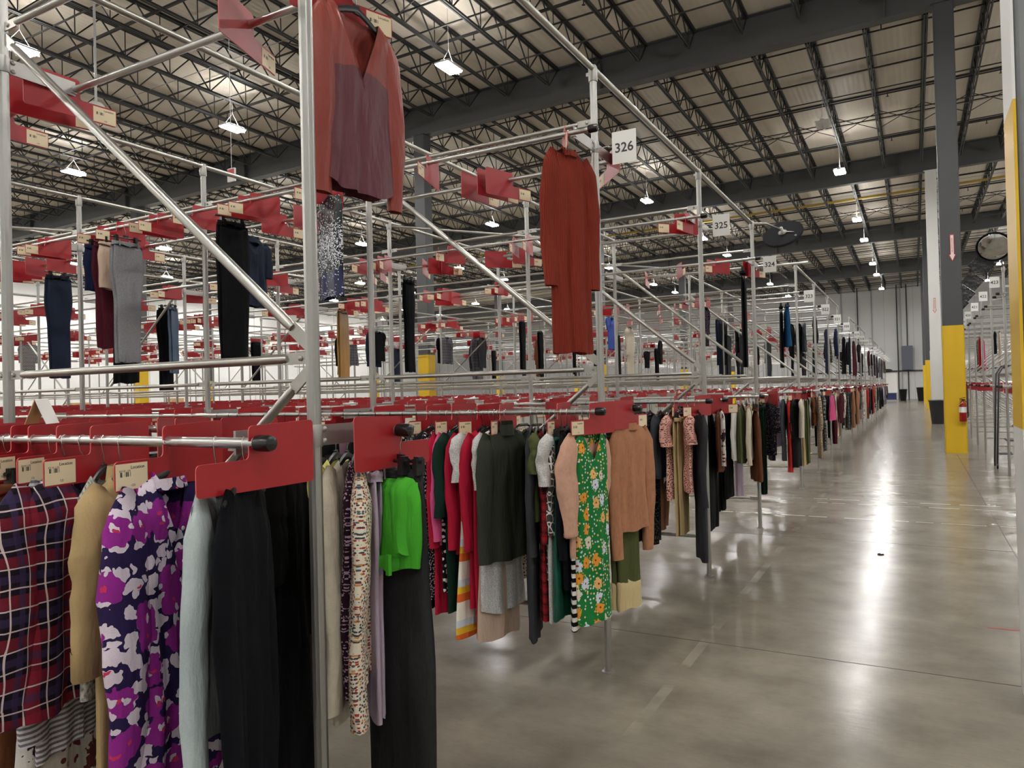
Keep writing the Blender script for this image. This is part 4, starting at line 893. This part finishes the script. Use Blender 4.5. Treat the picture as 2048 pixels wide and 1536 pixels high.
# ------------------------------------------------------------------ divider plates on every rail
for x, ph in ((-1.490,0),(-1.83,-8),(-2.165,-12),(-2.345,-22),(-2.50,-20),(-2.60,-18),(-2.70,-20)): plate(0,'l',-1,x,ph)
for x, ph in ((-1.49,0),(-2.05,8),(-2.4,-20)): plate(0,'l',1,x,ph)
for x, ph in ((-1.505,14),(-1.70,-6),(-2.06,-12),(-2.20,10),(-2.375,4),(-2.555,6),(-2.95,20),(-3.3,12)): plate(1,'l',-1,x,ph)
for x, ph in ((-1.49,10),(-1.9,20),(-2.3,-14)): plate(1,'l',1,x,ph)
for x, ph in ((-1.56,20),(-1.74,-10),(-2.2,10)): plate(2,'l',-1,x,ph)
for x, ph in ((-1.49,35),(-1.8,-10)): plate(2,'l',1,x,ph)
for x, ph in ((-1.60,-10),(-1.85,10)): plate(3,'l',-1,x,ph)
for x, ph in ((-1.49,-40),(-1.8,-10)): plate(3,'l',1,x,ph)
for r in range(0, 11):
    for s in (-1, 1):
        x = {(0,-1):-2.85,(0,1):-2.6,(1,-1):-3.6,(1,1):-2.6}.get((r,s), -2.4 if r < 4 else -1.6)
        xe = -24 if r < 8 else -14
        while x > xe: plate(r,'l',s,x,rnd.gauss(0,16) if rnd.random() > .12 else rnd.uniform(-60,60)); x -= rnd.uniform(.16,.52)
for r in range(11, len(ROWS)):
    for s in (-1, 1):
        x = -1.55
        while x > -5: plate(r,'l',s,x,rnd.gauss(0,15)); x -= rnd.uniform(.3,.8)
for x, ph in ((-1.66,20),(-2.12,-18),(-3.22,6),(-3.36,12),(-3.75,0)): plate(0,'u',1,x,ph)
for x, ph in ((-1.62,-28),(-2.52,-16),(-3.4,10),(-4.0,14),(-4.12,10),(-4.6,5),(-5.0,0),(-5.1,4),(-5.5,8),(-5.75,6),(-6.5,0),(-6.6,10)): plate(1,'u',-1,x,ph)
for x, ph in ((-1.60,-40),(-2.50,8),(-2.36,14),(-2.28,20),(-4.0,0),(-4.3,10),(-6.0,0),(-7.2,0),(-7.6,-10),(-7.8,10)): plate(1,'u',1,x,ph)
for x, ph in ((-1.60,10),(-1.68,40)): plate(2,'u',-1,x,ph)
for x, ph in ((-1.9,30),(-2.0,10),(-2.3,-30)): plate(3,'u',-1,x,ph)
for x, ph in ((-1.6,30),(-1.7,-20)): plate(3,'u',1,x,ph)
for r in range(1, 14):
    for s in (-1, 1):
        x = -8.0 if r == 1 else -2.8 - rnd.uniform(0,1)
        xe = -24 if r < 7 else -14
        while x > xe:
            for k in range(rnd.choice([1,1,2,2,3,4])): plate(r,'u',s,x,rnd.gauss(0,18)); x -= rnd.uniform(.06,.28)
            x -= rnd.uniform(.25,1.5) if r < 6 else rnd.uniform(.5,2.4)
for r in range(14): # racks across the aisle carry plates too
    pass
cx, cy = 0.0, 0.0
def score(p): r, t, s, x, ph, n = p; yy = ROWS[r]+s*RD; d = sqrt(x*x+yy*yy); ang = atan2(-x, yy); return d + (40 if ang > radians(66) else 0)
allp = sorted(PLATES, key=score); solo = {'l':0,'u':0}; order = {}
near_p, far_p = [], []
for p in allp:
    if solo[p[1]] < (165 if p[1] == 'l' else 135) and score(p) < 40: solo[p[1]] += 1; near_p.append(p)
    else: far_p.append(p)
near_p.sort(key=lambda p: (p[0], p[1], p[2], -p[3]))
for r, tier, s, x, ph, nm in near_p:
    k = order.get((r,tier,s), 0); order[(r,tier,s)] = k+1
    loc, rz = spot(r, s, tier, x, ph); q = 1 if s < 0 else -1
    pl = ordinal(k)+' from the aisle, '+PLACE(r, s, tier)
    o = tag(put('divider_plate', me_plate[q], None, loc, rz), 'red divider plate, '+pl, 'divider', 'red divider plates')
    if r == 0 and tier == 'l' and k == 0: continue          # the end plates carry no label on the visible face
    lb = put('label_card', me_lab[q], o)
    d = sqrt(x*x+loc[1]**2)
    if d < 4.6 and (s < 0 or tier == 'u'):
        fx = .0028; yc = -.127*q
        a = put('lettering', TX_LOC, lb, (fx,yc+.018*(1),-.058), rot=(pi/2,0,pi/2)); b = put('lettering', TX_CD, lb, (fx,yc+.004,-.105), rot=(pi/2,0,pi/2))
        if r == 0 and tier == 'l': put('lettering', text_mesh('327-01.1-%02d' % k, .0075, M_INK, 0, .0002), lb, (fx,yc-.022,-.066), rot=(pi/2,0,pi/2))
fl = {1: plate_outline(1, True), -1: plate_outline(-1, True)[::-1]}
sm = MB()
for r, tier, s, x, ph, nm in far_p:
    q = 1 if s < 0 else -1; loc, rz = spot(r, s, tier, x, ph); M = Matrix.Translation(loc) @ Matrix.Rotation(rz, 4, 'Z')
    one = MB(); one.prism([(a*1, b) for a, b in fl[q]][::2], .0035); vs = [M @ Vector(v) for v in one.v]; sm.cur = 0; sm.add(vs, one.f)
    lab = [(-.0026,-.177*q,-.115),(-.0026,-.077*q,-.115),(-.0026,-.077*q,-.047),(-.0026,-.177*q,-.047),(.0026,-.177*q,-.115),(.0026,-.077*q,-.115),(.0026,-.077*q,-.047),(.0026,-.177*q,-.047)]
    sm.cur = 1; sm.add([M @ Vector(v) for v in lab], [(0,3,2,1),(4,5,6,7)])
o = tag(put('divider_plates', sm.mesh('divider_plates', [M_RED, simple('label_plain', lin(212,196,166), .6)])), 'hundreds of red divider plates receding along the far rails of the racks', 'dividers'); o['kind'] = 'stuff'
# plates on the racks across the aisle
k = 0
for r, y in enumerate(RROWS[:10]):
    for s in (-1, 1):
        for j in range(3):
            x = 1.36+.22*j+rnd.uniform(0,.08)
            o = tag(put('divider_plate', me_plate[1 if s < 0 else -1], None, (x,y+s*RD,ZR), rnd.uniform(-.3,.3)+(pi/2 if j == 0 else 0)*rnd.choice([0,1])*.6), 'red divider plate, %s from the aisle, rack %s lower %s rail' % (ORD[j], nwd(423-r), 'front' if s < 0 else 'rear'), 'divider', 'red divider plates across the aisle')

# ------------------------------------------------------------------ things around the racks
def ring(c, n, rad, seg=28):
    n = Vector(n).normalized(); a = n.orthogonal().normalized(); b = n.cross(a); return [Vector(c)+a*rad*cos(2*pi*k/seg)+b*rad*sin(2*pi*k/seg) for k in range(seg)]
def convex_mirror(center, nrm, rad, front, label):
    t = thing('convex_mirror', center, label, 'mirror', 'convex safety mirrors', rot=Vector(nrm).to_track_quat('Z','Y').to_euler())
    m = MB(); m.lathe([(rad*q, .07*(1-q*q)) for q in (1,.85,.7,.5,.3,.1,.01)], 36); put('mirror_dome', m.mesh('mirror_dome', simple('mirror_glass', (.55,.55,.54), .12, 1), True), t)
    m = MB(); m.lathe([(rad*.02,-.012),(rad*.98,-.012),(rad*1.02,-.004),(rad*1.02,.012),(rad*.98,.016),(rad*.96,.006)], 36, cap=False); m.lathe([(.001,-.0125),(rad*.98,-.0125)], 36, cap=False); put('backing_rim', m.mesh('backing_rim', simple('mirror_back', (.02,.02,.023), .85, spec=.08), True), t)
    m = MB(); m.lathe([(.05,-.012),(.05,-.025),(.02,-.04),(.018,-.09)], 12); m.tube([(0,0,-.03),(-rad*.6,-.02,-.016)], .008, 6); m.lathe([(.012,-.02),(.014,-.03),(.004,-.034)], 8, (-rad*.75,-.1,0)); put('swivel_mount', m.mesh('swivel_mount', M_BRKT, True), t)
    return t
convex_mirror((-1.30,9.02,3.36), (.12,.72,-.66), .225, False, 'round convex mirror seen from its black back above rack three-two-four')
convex_mirror((1.17,14.1,3.74), (-.10,-.86,-.50), .245, True, 'round convex mirror with dark rim above rack four-two-three')
m = MB(); m.tube([(-1.56,8.60,3.43),(-1.44,8.72,3.44),(-1.32,8.97,3.40)], .014, 8); tag(put('mirror_arm', m.mesh('mirror_arm', M_BRKT, True)), 'bent steel arm joining rack three-two-four to the black mirror back', 'bracket')
m = MB(); m.tube([(1.32,14.46,3.42),(1.28,14.40,3.62),(1.20,14.20,3.78)], .014, 8); tag(put('mirror_arm', m.mesh('mirror_arm', M_BRKT, True)), 'steel arm carrying the convex mirror over rack four-two-three', 'bracket')
# pipe resting across the racks near sign 324
m = MB(); m.tube([(-3.2,12.0,3.462),(-1.38,12.0,3.462)], .02, 10); tag(put('pipe', m.mesh('loose_pipe', M_RAIL, True)), 'bright steel pipe lying across the top of rack three-two-three', 'pipe')
# black wrapped panels hanging at the rack ends across the aisle
M_WRAP = None
t_ = NT('black_film'); nz = t_.noise(14, 4); t_.bump(nz, 1.0, .06); M_WRAP = t_.fin(t_.mix(nz, (.012,.012,.014), (.05,.05,.055)), .16)
m = MB(); m.box(-.15,.15,-.02,.02,-.13,.13); wm = m.mesh('wrapped_panel', M_WRAP)
for r in range(4):
    tag(put('wrapped_panel', wm, None, (1.02,RROWS[r]-.10,3.50), rot=(radians(14),radians(40),radians(8))), 'panel wrapped in crinkled black film above sign '+nwd(423-r), 'wrapped panel', 'black wrapped panels')
# rolling ladder between the racks across the aisle
t = thing('rolling_ladder', (1.62,16.0,0), 'dark grey rolling ladder frame standing between racks across the aisle', 'ladder')
M_LAD = simple('ladder_paint', (.05,.052,.055), .4)
m = MB()
for yy in (-.25,.25): m.tube([(-.36,yy,.08),(-.30,yy,1.70),(-.22,yy,1.84),(.5,yy,1.86),(.56,yy,1.80),(.62,yy,.08)], .016, 8)
put('side_frame', m.mesh('side_frame', M_LAD, True), t)
for k in range(5):
    m = MB(); m.box(-.32+.12*k,-.12+.12*k,-.24,.24,.25+.24*k,.28+.24*k); put('step', m.mesh('step', M_LAD), t)
m = MB(); m.tube([(-.012,0,0),(.012,0,0)], .05, 16); cm = m.mesh('caster', M_CAP, True)
for xx in (-.36,.62):
    for yy in (-.25,.25): put('caster', cm, t, (xx,yy,.05))

# fire extinguisher and arrow signs on the columns
M_FX = simple('extinguisher_red', lin(150,20,24), .3)
t = thing('fire_extinguisher', (.905,18.83,.70), 'red fire extinguisher strapped to the yellow column', 'extinguisher')
m = MB(); m.lathe([(.06,0),(.07,.01),(.07,.36),(.05,.42),(.022,.44),(.022,.46)], 18); put('cylinder', m.mesh('cylinder', M_FX, True), t)
m = MB(); m.lathe([(.0712,.2),(.0712,.32)], 18, cap=False); put('label_band', m.mesh('label_band', M_WHITE, True), t)
m = MB(); m.box(-.02,.02,-.02,.02,.45,.49); m.bar((-.06,0,.50),(.05,0,.53),.018,.012); m.bar((-.06,0,.485),(.05,0,.485),.018,.012); put('valve_handle', m.mesh('valve_handle', M_CAP), t)
m = MB(); m.tube([(.02,-.02,.47),(.085,-.03,.42),(.09,-.02,.2),(.085,-.02,.08)], .009, 8); put('hose', m.mesh('hose', M_CAP, True), t)
m = MB(); m.bar((-.11,-.075,.35),(.0,-.078,.42),.004,.05,(0,1,0)); put('strap', m.mesh('strap', simple('strap_yellow', lin(206,206,60), .5), False), t)
M_SR = simple('sign_red', lin(176,46,44), .5)
def arrow(loc, col, desc):
    t = thing('arrow_sign', loc, desc, 'sign', 'downward arrow signs')
    out = [(-.04,.30),(.04,.30),(.04,-.16),(.075,-.16),(0,-.30),(-.075,-.16),(-.04,-.16)]
    m = MB(); m.prism(out[::-1], .004, 'xz'); put('border', m.mesh('arrow_border', M_SR), t)
    m = MB(); m.prism([(a*.72,b*.93) for a, b in out][::-1], .006, 'xz'); put('face', m.mesh('arrow_face', simple('sign_face', (.72,.62,.58), .5)), t)
    put('lettering', text_mesh('FIRE EXTINGUISHER', .036, M_SR, .0004), t, (0,-.0035,.06), rot=(pi/2,-pi/2,0))
arrow((.80,18.885,4.53), M_SR, 'red and white downward arrow sign on the dark column')
arrow((.77,33.69,4.6), M_SR, 'red and white downward arrow sign on the white column')

# trash bins
def bin_(loc, sc, col, label, body='grey'):
    t = thing('trash_bin', loc, label, 'bin', 'trash bins')
    m = MB(); m.lathe([(.20,0),(.205,.01),(.285,.84),(.30,.85),(.30,.89),(.285,.90),(.275,.84),(.19,.02)], 20); o = put('body', m.mesh('bin_body', col, True), t); t.scale = (sc,sc,sc)
    m = MB(); m.tube([(.29,-.06,.80),(.335,-.06,.80),(.335,.06,.80),(.29,.06,.80)], .012, 6); put('handle', m.mesh('bin_handle', col, True), t); m = MB(); m.lathe([(.297,.855),(.306,.86),(.306,.885),(.297,.89)], 20, cap=False); put('rim', m.mesh('bin_rim', col, True), t)
M_BIN = simple('bin_grey', (.045,.048,.055), .45, 0, .2, 8)
bin_((.72,31.6,0), 1.0, M_BIN, 'dark grey plastic trash bin in front of the white column')
bin_((-.9,70.5,0), 1.1, M_BLACK, 'black trash bin with lid beside the white board at the far wall'); bin_((.45,69.2,0), 1.25, M_BLACK, 'large black trash bin by the yellow column at the far end')
# notice board at the far end, bundle on top
t = thing('notice_board', (-2.1,68.5,0), 'white board on legs with dark blue panel at the end of the aisle', 'board')
m = MB(); m.box(-.85,.85,-.02,.02,.75,2.35); put('panel', m.mesh('board_panel', M_WHITE), t)
m = MB(); m.box(-.75,.75,-.03,.03,.15,.70); put('lower_panel', m.mesh('board_lower', simple('board_blue', lin(30,40,90), .5)), t)
for s in (-1,1): m = MB(); m.box(s*.85-.025,s*.85+.025,-.03,.03,0,2.4); m.box(s*.85-.025,s*.85+.025,-.3,.3,0,.05); put('leg', m.mesh('board_leg', M_BAR), t)
m = MB(); m.lathe([(.1,0),(.5,.05),(.6,.2),(.45,.36),(.1,.42)], 12); o = tag(put('bundle', m.mesh('bundle', M_BLACK, True), None, (-2.3,68.5,2.40)), 'black bundle of fabric on top of the white board', 'bundle'); o.scale = (1.3,.6,.8)
def cabinet(loc, w_, d_, h_, col, label, cat):
    t = thing(cat, loc, label, cat.replace('_',' ')); m = MB(); m.box(-w_/2,w_/2,-d_/2,d_/2,0,h_); put('body', m.mesh('cab_body', col), t)
    m = MB(); m.box(-w_/2+.03,-.01,-d_/2-.02,-d_/2,.05,h_-.05); put('door', m.mesh('cab_door', col), t); m = MB(); m.box(.01,w_/2-.03,-d_/2-.02,-d_/2,.05,h_-.05); put('door', m.mesh('cab_door2', col), t)
cabinet((-.55,76.60,2.7),.9,.5,2.2,simple('panel_blue',(.10,.11,.14),.5),'dark electrical cabinet high on the far wall','electrical_cabinet')
# exit sign on a wire, dome camera
t = thing('exit_sign', (-11.63,10.0,5.98), 'small red and white exit sign hanging on a long wire', 'sign')
m = MB(); m.box(-.10,.10,-.02,.02,-.13,.13); put('housing', m.mesh('exit_body', simple('exit_white',(.75,.72,.72),.5)), t)
m = MB(); m.box(-.09,.09,-.024,-.02,.0,.11); put('face', m.mesh('exit_face', simple('exit_red',(.55,.02,.02),.4)), t)
m = MB(); m.tube([(0,0,.13),(0,0,4.6)], .006, 5); put('wire', m.mesh('exit_wire', M_HOUS), t)
t = thing('dome_camera', (-12.0,7.52,6.55), 'black dome security camera on a white pendant under the roof', 'camera')
m = MB(); m.lathe([(.01,-.16),(.07,-.15),(.115,-.10),(.13,-.03),(.13,.0)], 18); put('dome', m.mesh('dome', M_BLACK, True), t)
m = MB(); m.lathe([(.135,0),(.135,.05),(.09,.10),(.02,.12),(.02,4.5)], 14); put('pendant', m.mesh('pendant', M_HOUS, True), t)
# folded tent card standing on the first rail
t = thing('tent_card', (-2.60,1.42,1.525), 'folded kraft and white tent card standing on the red dividers', 'card', rz=radians(118))
m = MB(); m.add([(-.035,-.04,0),(.035,-.04,0),(.035,.0,.09),(-.035,.0,.09),(-.035,-.038,0),(.035,-.038,0),(.035,.002,.088),(-.035,.002,.088)],[(0,1,2,3),(7,6,5,4),(0,4,5,1),(1,5,6,2),(3,2,6,7),(0,3,7,4)]); put('front_leaf', m.mesh('leaf_white', M_WHITE), t)
m = MB(); m.add([(-.035,.04,0),(.035,.04,0),(.035,.002,.09),(-.035,.002,.09),(-.035,.038,0),(.035,.038,0),(.035,.0,.088),(-.035,.0,.088)],[(3,2,1,0),(4,5,6,7),(1,5,4,0),(2,6,5,1),(7,6,2,3),(4,7,3,0)]); put('rear_leaf', m.mesh('leaf_kraft', M_KRAFT), t)

# ------------------------------------------------------------------ packing area in front of the left wall
rn = random.Random(11)
def table(loc, rz, i):
    t = thing('packing_table', loc, 'long packing table in front of the white wall', 'table', 'packing tables', rz)
    m = MB(); m.box(-1.2,1.2,-.4,.4,.86,.90); put('table_top', m.mesh('table_top', simple('table_top',(.55,.5,.42),.5)), t)
    for sx in (-1.1,1.1):
        for sy in (-.34,.34): m = MB(); m.box(sx-.03,sx+.03,sy-.03,sy+.03,0,.86); put('leg', m.mesh('table_leg', M_BRKT), t)
    return t
def carton(loc, s, rz, mat, lab):
    t = thing('carton', loc, lab, 'box', 'cartons in the packing area', rz); m = MB(); m.box(-s[0]/2,s[0]/2,-s[1]/2,s[1]/2,0,s[2]); put('body', m.mesh('carton_body', mat), t)
    m = MB(); m.box(-s[0]/2,s[0]/2,-.03,.03,s[2],s[2]+.002); put('tape', m.mesh('carton_tape', simple('tape',(.5,.4,.28),.4)), t)
cols = [(M_KRAFT,'brown'),(M_KRAFT,'brown'),(M_WHITE,'white'),(simple('tote_orange',lin(226,110,60),.5),'orange'),(simple('tote_blue',lin(60,90,170),.5),'blue'),(simple('tote_yellow',lin(232,206,50),.5),'yellow')]
for i in range(26):
    y = 6+i*2.0; x = -33-rn.uniform(0,3)
    table((x,y,0), pi/2, i)
    for k in range(2):
        mt, nm = rn.choice(cols); s = (rn.uniform(.35,.6),rn.uniform(.35,.5),rn.uniform(.25,.5)); carton((x+rn.uniform(-.08,.08),y+(-.55,.55)[k]+rn.uniform(-.1,.1),.90), s, rn.uniform(-.2,.2), mt, '%s carton standing on a packing table' % nm)
for i in range(16):
    mt, nm = rn.choice(cols[:3]); y = 5+i*3.2; s = (rn.uniform(.6,1.1),rn.uniform(.8,1.2),rn.uniform(1.2,1.9)); carton((-44-rn.uniform(0,3),y,0), s, rn.uniform(-.2,.2), mt, 'tall %s pallet carton on the floor by the white wall' % nm)
